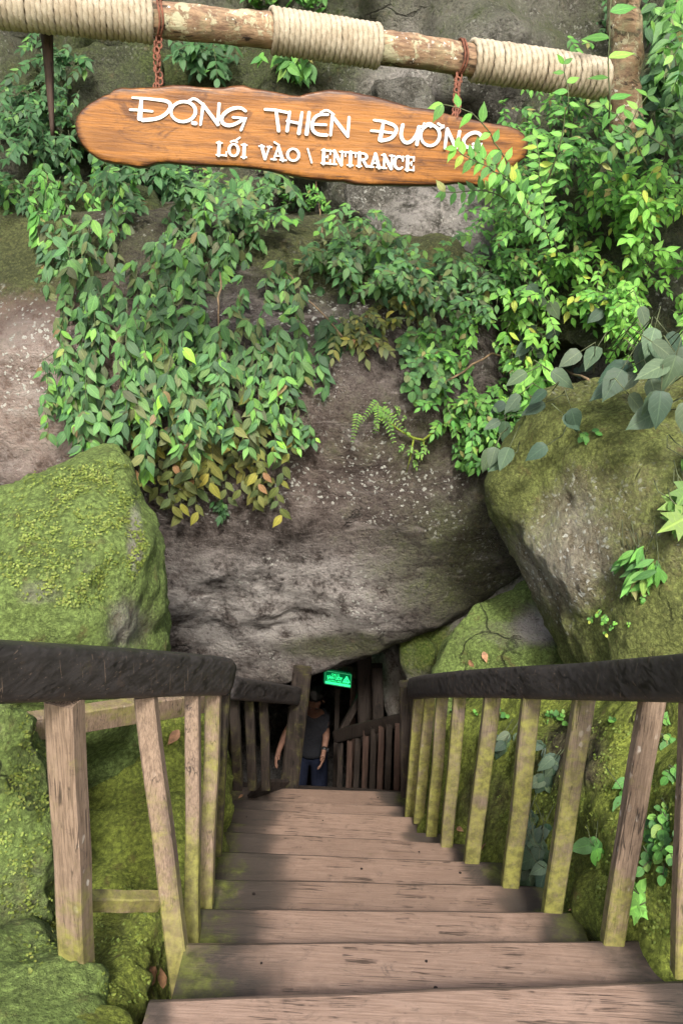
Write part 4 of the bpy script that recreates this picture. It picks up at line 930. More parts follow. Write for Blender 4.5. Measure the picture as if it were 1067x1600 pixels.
def plant(name, label, cat, regs, n, style, kind, L, pal, off=(.02, .2), seed=1, group='plants growing on the rocks', k=(3, 6), stem=True, dirs=None, stemlen=(.06, .18)):
    r_ = random.Random(seed*101+7); fo = Fol(); cs = []
    for _ in range(n):
        for _t in range(4):
            px, py = sample(r_, regs)
            if n < 30 or noise.noise(Vector((px*.022, py*.022, 4.2)))+.5*noise.noise(Vector((px*.06, py*.06, 1.2))) > -.16: break
        h = hit(px, py)
        if not h: continue
        p, nn = h; o = r_.uniform(*off)
        out = (nn*.5+TOV).normalized(); c = p+TOV*o*.7+nn*o*.4; cs.append(c)
        kk = r_.randint(*k); sc = L*r_.uniform(.75, 1.15)
        if style == 'hang':          # drooping whorl at a shoot tip
            side0 = r_.uniform(-1, 1)
            for i in range(kk):
                s_ = -1+2*(i+r_.random()*.6)/kk
                d = DOWN*(1-.45*abs(s_))+Vector((1, 0, 0))*s_*.95+out*r_.uniform(.05, .55)+rv(r_, .25)
                nm_ = out+Vector((0, 0, .45))+rv(r_, .35)
                young = (i == kk-1 and r_.random() < .3)
                col = pick(r_, pal)
                if young: col = (col[0]*1.9, col[1]*1.8, col[2]*1.2)
                fo.leaf(c+rv(r_, .018), d, nm_, sc*(.7 if young else r_.uniform(.8, 1.12)), kind, col, r_.uniform(.85, 1.1), r_.uniform(.6, 1.6))
            if stem:
                l_ = r_.uniform(*stemlen); e = c+Vector((r_.uniform(-.08, .08), .03, l_)); 
                fo.st.tube([c, c.lerp(e, .35)+out*.03, c.lerp(e, .7)-out*(o*.4), e-out*(o*.9)], [.0012, .0014, .0016, .002], 5)
        elif style == 'strand':      # stem hanging down with leaf whorls along it
            l_ = r_.uniform(*stemlen); m_ = max(2, int(l_/(sc*.62))); pts = []; sway = r_.uniform(-.25, .25)
            for i in range(m_+1):
                q = c+DOWN*(l_*i/m_)+Vector((sway*l_*i/m_+math.sin(i*1.3+px)*.012, -.02*i/m_, 0)); pts.append(q)
                shade = r_.uniform(.85, 1.15)
                for z_ in range(r_.randint(2, 3) if i < m_ else 4):
                    s_ = r_.uniform(-1, 1)
                    col = tuple(q2*shade for q2 in pick(r_, pal))
                    if i == m_ and z_ == 0: col = (col[0]*1.9, col[1]*1.8, col[2]*1.1)
                    fo.leaf(q+rv(r_, .01), DOWN*(1-.4*abs(s_))+Vector((s_*.9, 0, 0))+out*r_.uniform(.05, .5)+rv(r_, .2), out+Vector((0, 0, .4))+rv(r_, .4), sc*r_.uniform(.65, 1.15), kind, col, r_.uniform(.8, 1.1), r_.uniform(.5, 1.7))
            fo.st.tube([c-out*o*.9+Vector((0, .0, .05))]+pts, .0022, 5)
        elif style == 'string':      # hanging string of single leaves
            l_ = r_.uniform(*stemlen); m_ = max(3, int(l_/(sc*.42))); pts = []
            for i in range(m_+1):
                q = c+DOWN*(l_*i/m_)+Vector((math.sin(i*.9+px)*.015, -.01*i/m_, 0)); pts.append(q)
                sg = 1 if i % 2 else -1
                d = DOWN+Vector((sg*.75, 0, 0))+rv(r_, .2)+out*.15
                fo.leaf(q, d, out+rv(r_, .3), sc*r_.uniform(.75, 1.1), kind, pick(r_, pal), 1, r_.uniform(.6, 1.5))
            fo.st.tube(pts, .0016, 5)
        elif style in ('spray', 'up'):   # leafy twig
            if dirs: ax = Vector(dirs)+rv(r_, .45)
            elif style == 'up': ax = Vector((r_.uniform(-.7, .7), -.5, .8))
            else: ax = Vector((r_.uniform(-1, 1), -.55, r_.uniform(-.9, .5)))
            ax.normalize(); l_ = sc*kk*.42; pts = []; 
            for i in range(kk+1):
                u = i/kk; q = c+ax*(l_*(u-.5))+DOWN*(l_*.35*u*u); pts.append(q)
            for i in range(1, kk+1):
                t = (pts[i]-pts[i-1]).normalized(); face = (out*.8+Vector((0, 0, .7))+rv(r_, .35)); sd_ = t.cross(face).normalized()
                for sg in ((-1, 1) if i < kk else (0,)):
                    if sg and r_.random() < .12: continue
                    d = t*.75+sd_*sg*.9+DOWN*.15+rv(r_, .15)
                    fo.leaf(pts[i], d, face, sc*r_.uniform(.7, 1.1)*(1 if i > 1 else .8), kind, pick(r_, pal), 1, r_.uniform(.5, 1.4))
            if stem: fo.st.tube(pts, .0018, 5)
        elif style == 'single':
            d = DOWN*.7+Vector((r_.uniform(-1.3, 1.3), 0, 0))+out*r_.uniform(0, .4)
            fo.leaf(c, d, out+rv(r_, .3)+Vector((0, 0, .3)), sc, kind, pick(r_, pal), 1, r_.uniform(.5, 1.4))
            if stem:
                e = c-Vector(d).normalized()*sc*.7; fo.st.tube([c, e, e-out*o*.8+Vector((0, 0, .06))], [.002, .0022, .0026], 5)
        elif style == 'frond':       # compound leaf, many thin leaflets
            ax = (DOWN*r_.uniform(.2, 1)+Vector((r_.uniform(-1, 1), -.35, 0))).normalized(); l_ = sc*4; pts = []
            for i in range(11):
                u = i/10; pts.append(c+ax*l_*u+DOWN*l_*.3*u*u)
            for i in range(1, 11):
                t = (pts[i]-pts[i-1]).normalized(); sd_ = t.cross(out).normalized()
                for sg in (-1, 1): fo.leaf(pts[i], t*.5+sd_*sg, out+rv(r_, .15), sc*(1.1-i*.07), 'lance', pick(r_, pal), 1.1, .6)
            fo.st.tube(pts, .0016, 5)
    if not cs: return
    root = empty(name, sum(cs, Vector())/len(cs)-Vector((0, 0, .1)), label, cat, group)
    fo.build(root); NL[0] += fo.leaves
    return root

VG = 'vines hanging over the giant boulder'
# dense hanging curtain on the left, built as separate plants
plant('hanging_vine', 'bright young pepper vine tips just below the left end of the wooden sign', 'vine', [(130, 288, 95, 50), (60, 318, 60, 40)], 25, 'strand', 'ovate', 0.086, 'small', (.05, 0.23), 1, VG, stemlen=(.14, .42))
plant('hanging_vine', 'broad green hanging vine at the upper left of the vine curtain', 'vine', [(155, 408, 70, 85), (110, 468, 40, 70)], 34, 'strand', 'ovate', 0.092, 'pepper', (.03, 0.20), 2, VG, stemlen=(.14, .42))
plant('hanging_vine', 'thick leafy vine filling the middle of the left curtain', 'vine', [(240, 418, 95, 110), (250, 368, 110, 60)], 55, 'strand', 'ovate', 0.089, 'pepper', (.03, 0.23), 3, VG, stemlen=(.14, .42))
plant('hanging_vine', 'glossy vine tufts stacked low at the left side of the curtain', 'vine', [(170, 578, 80, 75), (120, 558, 55, 30)], 32, 'strand', 'ovate', 0.092, 'pepper', (.04, 0.21), 4, VG, stemlen=(.14, .42))
plant('hanging_vine', 'large glossy vine cascade at the centre of the left curtain', 'vine', [(285, 558, 85, 80), (270, 608, 60, 40)], 43, 'strand', 'ovate', 0.099, 'pepper', (.05, 0.26), 5, VG, stemlen=(.14, .42))
plant('hanging_vine', 'vine with pale fresh tips on the right half of the left curtain', 'vine', [(410, 438, 75, 100), (400, 368, 80, 60)], 36, 'strand', 'ovate', 0.082, 'pepper', (.03, 0.18), 6, VG, stemlen=(.14, .42))
plant('hanging_vine', 'drooping vine tuft above the brown bare patch of the boulder', 'vine', [(415, 558, 55, 55), (450, 528, 40, 30)], 19, 'strand', 'ovate', 0.089, 'pepper', (.04, 0.20), 7, VG, stemlen=(.14, .42))
plant('hanging_vine', 'sparse dark long leaved vine right of the curtain', 'vine', [(540, 468, 55, 75), (510, 528, 50, 40)], 19, 'strand', 'ovate', 0.089, 'shade', (.02, 0.13), 8, VG, stemlen=(.14, .42))
plant('hanging_vine', 'yellowing leaf strings dangling lowest at the left of the curtain', 'vine', [(290, 665, 120, 55)], 17, 'string', 'ovate', .105, 'olive', (.03, 0.10), 9, VG, stemlen=(.15, .42))
plant('hanging_vine', 'olive leaf strings dangling under the centre of the curtain', 'vine', [(375, 650, 85, 60)], 17, 'string', 'ovate', .095, 'olive', (.03, 0.10), 10, VG, stemlen=(.18, .50))
plant('hanging_vine', 'small green vine end reaching right over the brown stone', 'vine', [(475, 675, 30, 18), (430, 650, 40, 25)], 17, 'hang', 'ovate', 0.063, 'pepper', (.03, 0.08), 11, VG)
plant('hanging_vine', 'tiny dark vine tip hanging lowest over the bare brown stone', 'vine', [(355, 790, 18, 12)], 6, 'hang', 'ovate', 0.056, 'shade', (.02, 0.05), 12, VG)
plant('hanging_vine', 'yellow green vine tip beside the tiny dark one', 'vine', [(412, 770, 22, 28)], 9, 'hang', 'ovate', 0.056, 'olive', (.02, 0.05), 13, VG)
# band of bushes on the ledge under the sign
SG = 'bushes on the ledge under the sign'
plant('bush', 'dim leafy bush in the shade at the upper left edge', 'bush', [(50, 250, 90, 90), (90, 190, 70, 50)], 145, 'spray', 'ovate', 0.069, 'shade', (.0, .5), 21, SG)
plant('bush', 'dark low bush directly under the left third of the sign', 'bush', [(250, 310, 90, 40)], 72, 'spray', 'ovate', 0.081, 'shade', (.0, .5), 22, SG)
plant('bush', 'mid green bush under the middle of the sign', 'bush', [(390, 330, 85, 45)], 78, 'spray', 'ovate', 0.081, 'pepper', (.0, .45), 23, SG)
plant('bush', 'sparse seedlings on the ledge under the sign lettering', 'bush', [(380, 290, 100, 22), (480, 320, 40, 25)], 32, 'up', 'ovate', 0.062, 'small', (.0, .3), 24, SG)
plant('bush', 'dense small leaved bush between the left curtain and the pale cracked rock', 'bush', [(540, 410, 75, 45), (600, 440, 60, 40)], 111, 'spray', 'ovate', 0.069, 'pepper', (.0, .35), 25, SG)
plant('bush', 'dark fern like bush right of centre above the brown stone', 'bush', [(660, 440, 85, 45), (690, 480, 60, 45)], 117, 'spray', 'ovate', 0.064, 'pepper', (.0, .35), 26, SG)
plant('bush', 'leaf litter and browning shrub on the top edge of the brown boulder', 'bush', [(620, 510, 80, 35), (560, 530, 60, 30)], 43, 'spray', 'ovate', 0.061, 'olive', (.0, .15), 27, SG)
# centre hanging greens
plant('creeper', 'small leaved creeper falling between the giant boulder and the ochre boulder', 'creeper', [(700, 580, 60, 95), (725, 660, 30, 75)], 80, 'spray', 'ovate', .058, 'small', (.02, .25), 31)
plant('creeper', 'thin green creeper over the edge of the brown stone right of centre', 'creeper', [(650, 560, 50, 60)], 45, 'spray', 'round', .05, 'pepper', (.01, .15), 32)
plant('fern', 'little fern hanging over the brown stone at the centre', 'fern', [(580, 640, 25, 18)], 6, 'frond', 'lance', .035, 'fern', (.03, .1), 33)
plant('creeper', 'wispy yellow green seedlings along the mossy twig on the brown stone', 'creeper', [(640, 700, 22, 30), (610, 650, 30, 25), (690, 665, 15, 12)], 22, 'spray', 'ovate', .032, 'fern', (.02, .06), 35, k=(2, 4))
plant('creeper', 'tiny sprig low on the crack between the two big boulders', 'creeper', [(722, 705, 14, 30), (722, 750, 18, 8)], 9, 'hang', 'round', .055, 'small', (.02, .08), 34)
# right hand mass
RG = 'bushes on the right side of the cliff'
#plant('bush', 'slender shrub overlapping', 'bush', [(735, 260, 35, 45), (775, 300, 40, 45), (700, 172, 22, 10), (755, 200, 22, 14)], 0, 'spray', 'ovate', 0.062, 'bright', (.8, 1.2), 41, RG)
plant('bush', 'fine leaved green shrub just right of the sign', 'bush', [(800, 300, 50, 90), (780, 370, 50, 60)], 156, 'spray', 'ovate', 0.051, 'small', (.1, .8), 42, RG)
plant('bush', 'fine leaved green shrub near the right end of the log beam', 'bush', [(880, 250, 60, 90), (860, 320, 60, 60)], 136, 'spray', 'ovate', 0.052, 'small', (.05, .7), 43, RG)
plant('bush', 'bright broad leaved shrub at the right edge below the post', 'bush', [(960, 350, 70, 60), (1020, 380, 60, 70)], 117, 'spray', 'ovate', 0.069, 'bright', (.1, .7), 44, RG)
plant('bush', 'mixed green bush left of the blue green leaves', 'bush', [(780, 450, 60, 50), (820, 420, 60, 50)], 117, 'spray', 'ovate', 0.057, 'small', (.05, .5), 45, RG)
plant('bush', 'tangled bright bush over the top of the ochre boulder', 'bush', [(900, 470, 80, 60), (1000, 500, 80, 70)], 175, 'spray', 'ovate', 0.061, 'bright', (.05, .5), 46, RG)
plant('bush', 'pale fresh leaves hanging at the upper left of the ochre boulder', 'bush', [(765, 540, 40, 40), (790, 600, 40, 40), (770, 510, 40, 20)], 58, 'hang', 'ovate', 0.064, 'bright', (.1, .45), 47, RG)
plant('bush', 'dark undergrowth low on the left flank of the ochre boulder', 'bush', [(770, 640, 40, 60), (750, 700, 22, 30)], 58, 'spray', 'ovate', 0.052, 'small', (.03, .25), 48, RG)
plant('broadleaf_plant', 'large long fresh leaf bunch hanging over the left of the ochre boulder', 'plant', [(815, 590, 22, 16)], 4, 'hang', 'lance', .23, 'bright', (.35, .45), 49, RG, k=(4, 5))
plant('broadleaf_vine', 'blue green broad leaves hanging in front of the ochre boulder', 'vine', [(860, 540, 90, 70), (890, 490, 70, 40), (840, 640, 65, 60)], 38, 'single', 'heart', 0.122, 'blue', (.25, .5), 50, RG)
plant('broadleaf_vine', 'blue green broad leaves at the right edge above the ochre boulder', 'vine', [(1000, 600, 90, 80), (1040, 680, 40, 40), (940, 620, 60, 50)], 40, 'single', 'heart', 0.137, 'blue', (.3, .6), 51, RG)
plant('broadleaf_vine', 'pair of large dull leaves dangling over the left face of the ochre boulder', 'vine', [(850, 700, 12, 12), (792, 700, 14, 30), (770, 640, 12, 20)], 9, 'single', 'heart', 0.108, 'blue', (.15, .3), 52, RG)
plant('bush', 'big dark lobed leaves at the upper right corner', 'bush', [(1040, 110, 60, 90), (1010, 170, 50, 50)], 58, 'hang', 'ovate', 0.121, 'pepper', (.1, .6), 53, RG, k=(3, 5))
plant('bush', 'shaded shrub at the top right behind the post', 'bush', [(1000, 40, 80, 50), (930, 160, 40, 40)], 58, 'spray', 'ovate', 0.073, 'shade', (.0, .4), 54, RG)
plant('bush', 'deep green shrub at the right edge halfway down the cliff', 'bush', [(1050, 260, 60, 70), (950, 270, 60, 50)], 87, 'spray', 'ovate', 0.064, 'pepper', (.0, .6), 55, RG)
plant('creeper', 'pointed lobed leaves at the right edge on the ochre boulder', 'creeper', [(1062, 800, 25, 40), (1065, 740, 20, 20)], 14, 'single', 'lobed', .13, 'fern', (.03, .15), 56, 'small plants on the right rocks')
plant('creeper', 'small spiky weed growing on the face of the ochre boulder', 'weed', [(995, 880, 34, 26)], 12, 'hang', 'lance', .085, 'small', (.02, .08), 57, 'small plants on the right rocks')
plant('creeper', 'three round leaved sprig on the top of the ochre boulder', 'weed', [(915, 680, 14, 8)], 4, 'spray', 'round', .035, 'small', (.02, .04), 58, 'small plants on the right rocks', k=(2, 2))
plant('creeper', 'scattered tiny weeds low on the ochre boulder above the handrail', 'weed', [(950, 970, 40, 20), (1010, 920, 20, 20)], 12, 'spray', 'round', .02, 'bright', (.01, .03), 59, 'small plants on the right rocks', k=(2, 3))
plant('bush', 'leafy bush hiding the foot of the right post', 'bush', [(980, 240, 40, 60), (1000, 190, 40, 30)], 62, 'spray', 'ovate', 0.069, 'small', (.9, 1.5), 60, RG)
# behind the sign and log
TG = 'plants on the cliff behind the sign'
plant('cliff_plant', 'pale leaved plant hanging on the cliff between the log and the middle of the sign', 'plant', [(455, 105, 40, 18)], 14, 'hang', 'ovate', .12, 'small', (.05, .3), 61, TG)
plant('cliff_plant', 'dim plant under the bare part of the log left of centre', 'plant', [(330, 95, 45, 22)], 26, 'spray', 'ovate', .09, 'shade', (.02, .3), 62, TG)
plant('cliff_plant', 'grassy tuft at the top edge above the middle rope wrap', 'plant', [(450, 8, 60, 14), (400, 5, 30, 10)], 26, 'up', 'lance', .12, 'small', (.02, .3), 63, TG)
plant('cliff_plant', 'dark tuft under the left rope wrap', 'plant', [(100, 110, 50, 25)], 25, 'spray', 'ovate', .08, 'shade', (.02, .3), 64, TG)
# between the right balusters
BG = 'plants on the mossy bank'
plant('bank_plant', 'pale green leafy runner climbing behind the middle right balusters', 'plant', [(858, 1200, 14, 45), (840, 1290, 18, 50), (835, 1350, 22, 18)], 17, 'hang', 'heart', .085, 'blue', (.02, .08), 71, BG, k=(3, 5), stemlen=(.05, .1))
plant('bank_plant', 'small pale leaves behind the widest gap of the right balusters', 'plant', [(793, 1160, 10, 18)], 4, 'hang', 'heart', .08, 'blue', (.02, .06), 72, BG, k=(2, 4), stemlen=(.05, .1))
plant('bank_plant', 'pair of pale leaves beside the cleaner baluster', 'plant', [(932, 1310, 12, 14), (968, 1225, 10, 14)], 4, 'hang', 'heart', .08, 'small', (.02, .05), 73, BG, k=(2, 3), stemlen=(.05, .1))
plant('bank_plant', 'light lobed leaf low on the bank at the right edge', 'plant', [(1003, 1395, 10, 18)], 3, 'single', 'lobed', .10, 'bright', (.03, .05), 74, BG, stemlen=(.05, .1))
plant('bank_plant', 'mixed small weeds at the right edge of the mossy bank', 'plant', [(1040, 1210, 35, 60), (1030, 1310, 35, 50)], 32, 'spray', 'round', .035, 'small', (.01, .05), 75, BG, k=(2, 3))
plant('bank_plant', 'thin row of seedlings on the bank crest below the right handrail', 'plant', [(930, 1120, 120, 10), (760, 1110, 60, 8)], 20, 'up', 'round', .03, 'small', (.01, .04), 76, BG, k=(2, 3))
# shrub twigs that reach in front of the sign
def wand(name, label, pts, L, kind, pal, seed, every=1, cat='shrub', wk=1.):
    r_ = random.Random(seed); fo = Fol(); Wp = [P(*q) for q in pts]; path = []
    for a, b in zip(Wp[:-1], Wp[1:]): 
        m_ = max(2, int((b-a).length/(L*.55)))
        for i in range(m_): path.append(a.lerp(b, i/m_)+rv(r_, .006))
    path.append(Wp[-1]); fo.st.tube(path, [.0035-.002*i/len(path) for i in range(len(path))], 6)
    for i in range(1, len(path)):
        t = (path[i]-path[i-1]).normalized(); sd_ = t.cross(TOV).normalized()
        sg = 1 if i % 2 else -1
        for s_ in ((sg, -sg) if every == 2 else (sg,)):
            fo.leaf(path[i], sd_*s_+t*.45+DOWN*.25+rv(r_, .15), TOV+Vector((0, 0, .4))+rv(r_, .3), L*r_.uniform(.75, 1.1), kind, pick(r_, pal), wk, r_.uniform(.5, 1.3))
    fo.leaf(path[-1], (path[-1]-path[-2])+DOWN*.02, TOV, L*.8, kind, pick(r_, pal))
    root = empty(name, path[0], label, cat, 'long shoots near the right end of the sign'); fo.build(root); NL[0] += fo.leaves
wand('leafy_shoot', 'sapling shoot with alternate pointed leaves in front of the right end of the log', [(952, 185, 3.75), (953, 120, 3.72), (950, 60, 3.7), (957, -20, 3.7)], .115, 'ovate', 'small', 3, wk=.9)
wand('leafy_shoot', 'shoot arching left over the last letter of the sign', [(840, 330, 3.5), (800, 285, 3.3), (760, 262, 3.2), (712, 232, 3.15)], .058, 'ovate', 'bright', 4, 2)
wand('leafy_shoot', 'shoot with spaced leaves crossing the right tip of the sign', [(815, 310, 3.45), (790, 250, 3.3), (765, 205, 3.25), (735, 175, 3.2), (692, 163, 3.2)], .07, 'ovate', 'bright', 5)
wand('leafy_shoot', 'shoot rising in front of the right rope wrap', [(850, 300, 3.6), (872, 230, 3.5), (888, 160, 3.45), (880, 100, 3.45)], .058, 'ovate', 'bright', 6)
wand('leafy_shoot', 'low shoot touching the lower right corner of the sign', [(850, 360, 3.5), (800, 315, 3.35), (755, 296, 3.3), (695, 300, 3.3)], .055, 'ovate', 'small', 7, 2)
wand('leafy_shoot', 'leafy twig covering the lower right edge of the sign', [(860, 380, 3.6), (820, 310, 3.4), (780, 270, 3.25), (745, 240, 3.2)], .062, 'ovate', 'small', 8, 2)
wand('leafy_shoot', 'leafy shoot crossing the foot of the right post', [(1010, 260, 4.0), (990, 215, 3.95), (965, 180, 3.95), (940, 165, 3.95)], .075, 'ovate', 'small', 11, 2)
wand('leafy_shoot', 'second leafy shoot crossing the foot of the right post', [(930, 270, 4.0), (960, 225, 3.95), (985, 190, 3.95), (1010, 150, 3.95)], .075, 'ovate', 'small', 12, 2)
wand('leafy_shoot', 'darker leafy shoot below the right post', [(1040, 230, 4.0), (1000, 205, 4.0), (975, 215, 3.95), (950, 235, 3.95)], .08, 'ovate', 'pepper', 13, 2)
wand('leafy_shoot', 'bright shoot standing right of the sign tip', [(870, 400, 3.7), (850, 330, 3.6), (840, 260, 3.55), (838, 215, 3.55)], .058, 'ovate', 'bright', 9, 2)
# mossy twig on the brown stone
mb = MB(); h0 = lambda x, y, o=.04: hit(x, y)[0]+TOV*o
mb.tube([h0(600, 655), h0(622, 672), h0(645, 685), h0(660, 688), h0(680, 672), h0(702, 658)], [.003, .005, .008, .007, .006, .005], 8)
mb.tube([h0(660, 688), h0(662, 705), h0(655, 722)], [.005, .004, .002], 6); mb.tube([h0(645, 686), h0(640, 715), h0(634, 738)], [.005, .004, .002], 6)
mb.build('mossy_twig', plain('bright moss on twig', (.15, .19, .03), .9, vary=.4, sc=90, bump=.8), None, smooth=True, label='forked yellow green moss covered twig stuck on the brown stone', cat='twig')
# bare vines and roots
rootm = plain('brown dry vine bark', (.16, .11, .06), .8, vary=.4, sc=25, bump=.4)
def root_line(pts, r0, label):
    mb = MB(); rs = random.Random(len(label)); W_ = []
    for x, y, o in pts:
        h = hit(x, y)
        if h: W_.append(h[0]+TOV*o)
    path = []
    for a, b in zip(W_[:-1], W_[1:]):
        for i in range(5): path.append(a.lerp(b, i/5)+rv(rs, .008))
    path.append(W_[-1]); mb.tube(path, r0, 7); mb.build('bare_vine', rootm, None, smooth=True, label=label, cat='vine', group='bare vine stems on the cliff')
root_line([(350, 430, .1), (345, 500, .1), (350, 580, .08), (352, 660, .05)], .005, 'bare brown stem running down inside the left leaf curtain')
root_line([(440, 420, .08), (480, 470, .1), (535, 530, .08)], .0045, 'bare brown stem slanting right above the brown stone')
root_line([(690, 600, .1), (760, 560, .15), (860, 580, .2), (900, 600, .2)], .006, 'bare stem crossing under the blue green leaves')
root_line([(495, 290, .1), (500, 330, .1), (505, 380, .08)], .005, 'short bare stem below the middle of the sign')
root_line([(880, 200, .1), (900, 160, .2), (935, 120, .2), (980, 40, .1)], .008, 'thick bare stem beside the right post')
# tiny ground cover on the mossy boulders
def cover(label, regs, n, L, pal, seed, rej=None):
    r_ = random.Random(seed); fo = Fol()
    for _ in range(n):
        px, py = sample(r_, regs)
        if noise.noise(Vector((px*.03, py*.03, seed))) < .15+1.0*(r_.random()-.5): continue
        h = hit(px, py)
        if not h or h[0].y > 4.6: continue
        p, nn = h
        for q in range(3):
            t = nn.cross(rv(r_)).normalized(); fo.leaf(p+nn*r_.uniform(.0, .012)+t*.004, t+nn*.5, nn+rv(r_, .3), L*r_.uniform(.6, 1.2), 'round', pick(r_, pal))
    me_root = fo; me = bpy.data.meshes.new('ground_cover'); v = np.concatenate(fo.v); me.from_pydata(v.tolist(), [], fo.f)
    ca = me.attributes.new('lc', 'FLOAT_COLOR', 'POINT'); ca.data.foreach_set('color', np.concatenate(fo.c).astype('f').ravel()); uv = np.concatenate(fo.uv); set_attr(me, 'lu', uv[:, 0]); set_attr(me, 'lv', uv[:, 1])
    tag(link('ground_cover', me, lm), label, 'moss', None, 'stuff')
cover('tiny leaved moss carpet on the bright green boulder behind the left handrail', [(110, 840, 120, 110), (160, 760, 60, 40)], 2600, .009, 'mossy', 81)
cover('tiny leaved moss on the stones and slabs under the left handrail', [(60, 1330, 60, 200), (190, 1480, 60, 100), (60, 1200, 40, 100)], 1100, .008, 'mossy', 82)
cover('tiny moss leaves sprinkled on the bank behind the right balusters', [(900, 1250, 120, 160), (1020, 1350, 50, 130)], 1500, .009, 'mossy', 83)
# fallen leaves
dead = plain('dry fallen leaf', (.30, .16, .08), .7, vary=.5, sc=30, bump=.2)
def fallen(px, py, L, label, seed, mat=None, z=None):
    r_ = random.Random(seed)
    if z is None:
        h = hit(px, py)
        if not h: return
        p, nn = h[0]+h[1]*.008, h[1]
    else: p, nn = Pz(px, py, z)+Vector((0, 0, .004)), Vector((0, 0, 1))
    fo = Fol(); t = nn.cross(rv(r_)).normalized(); fo.leaf(p, t+nn*.25, nn, L, 'ovate', (.3, .17, .08), 1.2, 1.8)
    me = bpy.data.meshes.new('fallen_leaf'); me.from_pydata(np.concatenate(fo.v).tolist(), [], fo.f); tag(link('fallen_leaf', me, mat or dead), label, 'leaf', 'fallen leaves')
for i, (x, y, L, z, s_) in enumerate([(240, 1525, .09, None, 'brown fallen leaf beside the leaning left post'), (252, 1545, .07, None, 'curled fallen leaf at the foot of the leaning left post'), (755, 1018, .06, None, 'orange fallen leaf lying on the low mossy boulder'),
        (735, 1030, .06, None, 'pale brown leaf lying just above the right handrail'), (715, 1295, .04, None, 'small brown leaf beside the far right balusters'), (755, 1330, .05, None, 'brown leaf at the foot of the fifth right baluster'),
        (877, 1412, .04, -.29, 'pinkish leaf scrap at the right end of a tread'), (902, 1422, .03, -.29, 'tiny yellow leaf scrap at the right end of a tread'), (380, 1243, .035, -1.16, 'pale leaf scrap on an upper left tread near the cave'), (280, 1140, .07, None, 'brown leaf on the mossy slab behind the left posts'), (680, 560, .09, None, 'tan dry leaf caught at the top of the brown boulder'), (840, 505, .10, None, 'pale dry leaf lying among the blue green leaves')]):
    fallen(x, y, L, s_, i+5, z=z)
print('LEAVES', NL[0])

# ---------------------------------------------------------------- person
skin = plain('warm brown skin', (.15, .075, .048), .7, vary=.12, sc=18, bump=.05)
shirt = plain('charcoal grey t shirt cotton', (.028, .029, .034), .9, vary=.15, sc=40, bump=.3)
trou = plain('dark navy trouser cloth', (.007, .009, .018), .9, vary=.2, sc=40, bump=.3)
hairm = plain('black hair', (.010, .009, .008), .5, vary=.5, sc=60, bump=.8)
per = empty('person', P(488, 1300, 6.85)*1, 'person in grey t-shirt and navy trousers climbing with bowed head, wearing a watch', 'person')
per.location = (Vector(P(486, 1180, 6.95))+Vector((0, 0, -.92)))
def skinned(name, V, E, Rd, mat, sub=2, root=0, post=None):
    me = bpy.data.meshes.new(name); me.from_pydata([tuple(v) for v in V], E, []); o = bpy.data.objects.new('tmp', me); C.objects.link(o)
    o.modifiers.new('s', 'SKIN'); sk = me.skin_vertices[0].data
    for i, r_ in enumerate(Rd): sk[i].radius = (r_, r_) if not hasattr(r_, '__len__') else r_
    sk[root].use_root = True
    s_ = o.modifiers.new('u', 'SUBSURF'); s_.levels = sub; s_.render_levels = sub
    dg = bpy.context.evaluated_depsgraph_get(); dg.update(); m2 = bpy.data.meshes.new_from_object(o.evaluated_get(dg)); bpy.data.objects.remove(o)
    if post: post(m2)
    return link(name, m2, mat, per)
hip = P(486, 1173, 6.95)
J = dict(pelvis=hip, waist=P(484, 1155, 6.88), chest=P(485, 1131, 6.74), neckb=P(487, 1115, 6.66), neck=P(489, 1108, 6.60), head=P(490, 1097, 6.53), crown=P(491, 1086, 6.50),
         shL=P(505, 1118, 6.68), elL=P(510, 1149, 6.66), wrL=P(506, 1174, 6.52), haL=P(504, 1185, 6.47),
         shR=P(466, 1118, 6.68), elR=P(446, 1147, 6.62), wrR=P(436, 1172, 6.48), haR=P(433, 1183, 6.43))
J['hL'] = hip+Vector((.09, -.01, -.06)); J['kL'] = hip+Vector((.10, -.20, -.44)); J['aL'] = hip+Vector((.10, -.02, -.84)); J['tL'] = hip+Vector((.11, -.18, -.89))
J['hR'] = hip+Vector((-.09, -.01, -.06)); J['kR'] = hip+Vector((-.10, -.30, -.34)); J['aR'] = hip+Vector((-.10, -.26, -.72)); J['tR'] = hip+Vector((-.10, -.42, -.76))
V, Rd, E, ix = [], [], [], {}
def jv(n_, p, r_): ix[n_] = len(V); V.append(Vector(p)); Rd.append(r_)
for n_, r_ in (('pelvis', (.145, .10)), ('waist', (.125, .09)), ('chest', (.15, .10)), ('neckb', (.085, .07)), ('neck', .05), ('head', (.074, .085)), ('crown', (.066, .074)), ('shL', .055), ('elL', .036), ('wrL', .025), ('haL', (.036, .018)), ('shR', .055), ('elR', .036), ('wrR', .025), ('haR', (.036, .018)),
               ('hL', .08), ('kL', .055), ('aL', .036), ('tL', .035), ('hR', .08), ('kR', .055), ('aR', .036), ('tR', .035)): jv(n_, J[n_], r_)
for a, b in (('pelvis', 'waist'), ('waist', 'chest'), ('chest', 'neckb'), ('neckb', 'neck'), ('neck', 'head'), ('head', 'crown'), ('neckb', 'shL'), ('shL', 'elL'), ('elL', 'wrL'), ('wrL', 'haL'), ('neckb', 'shR'), ('shR', 'elR'), ('elR', 'wrR'), ('wrR', 'haR'),
             ('pelvis', 'hL'), ('hL', 'kL'), ('kL', 'aL'), ('aL', 'tL'), ('pelvis', 'hR'), ('hR', 'kR'), ('kR', 'aR'), ('aR', 'tR')): E.append((ix[a], ix[b]))
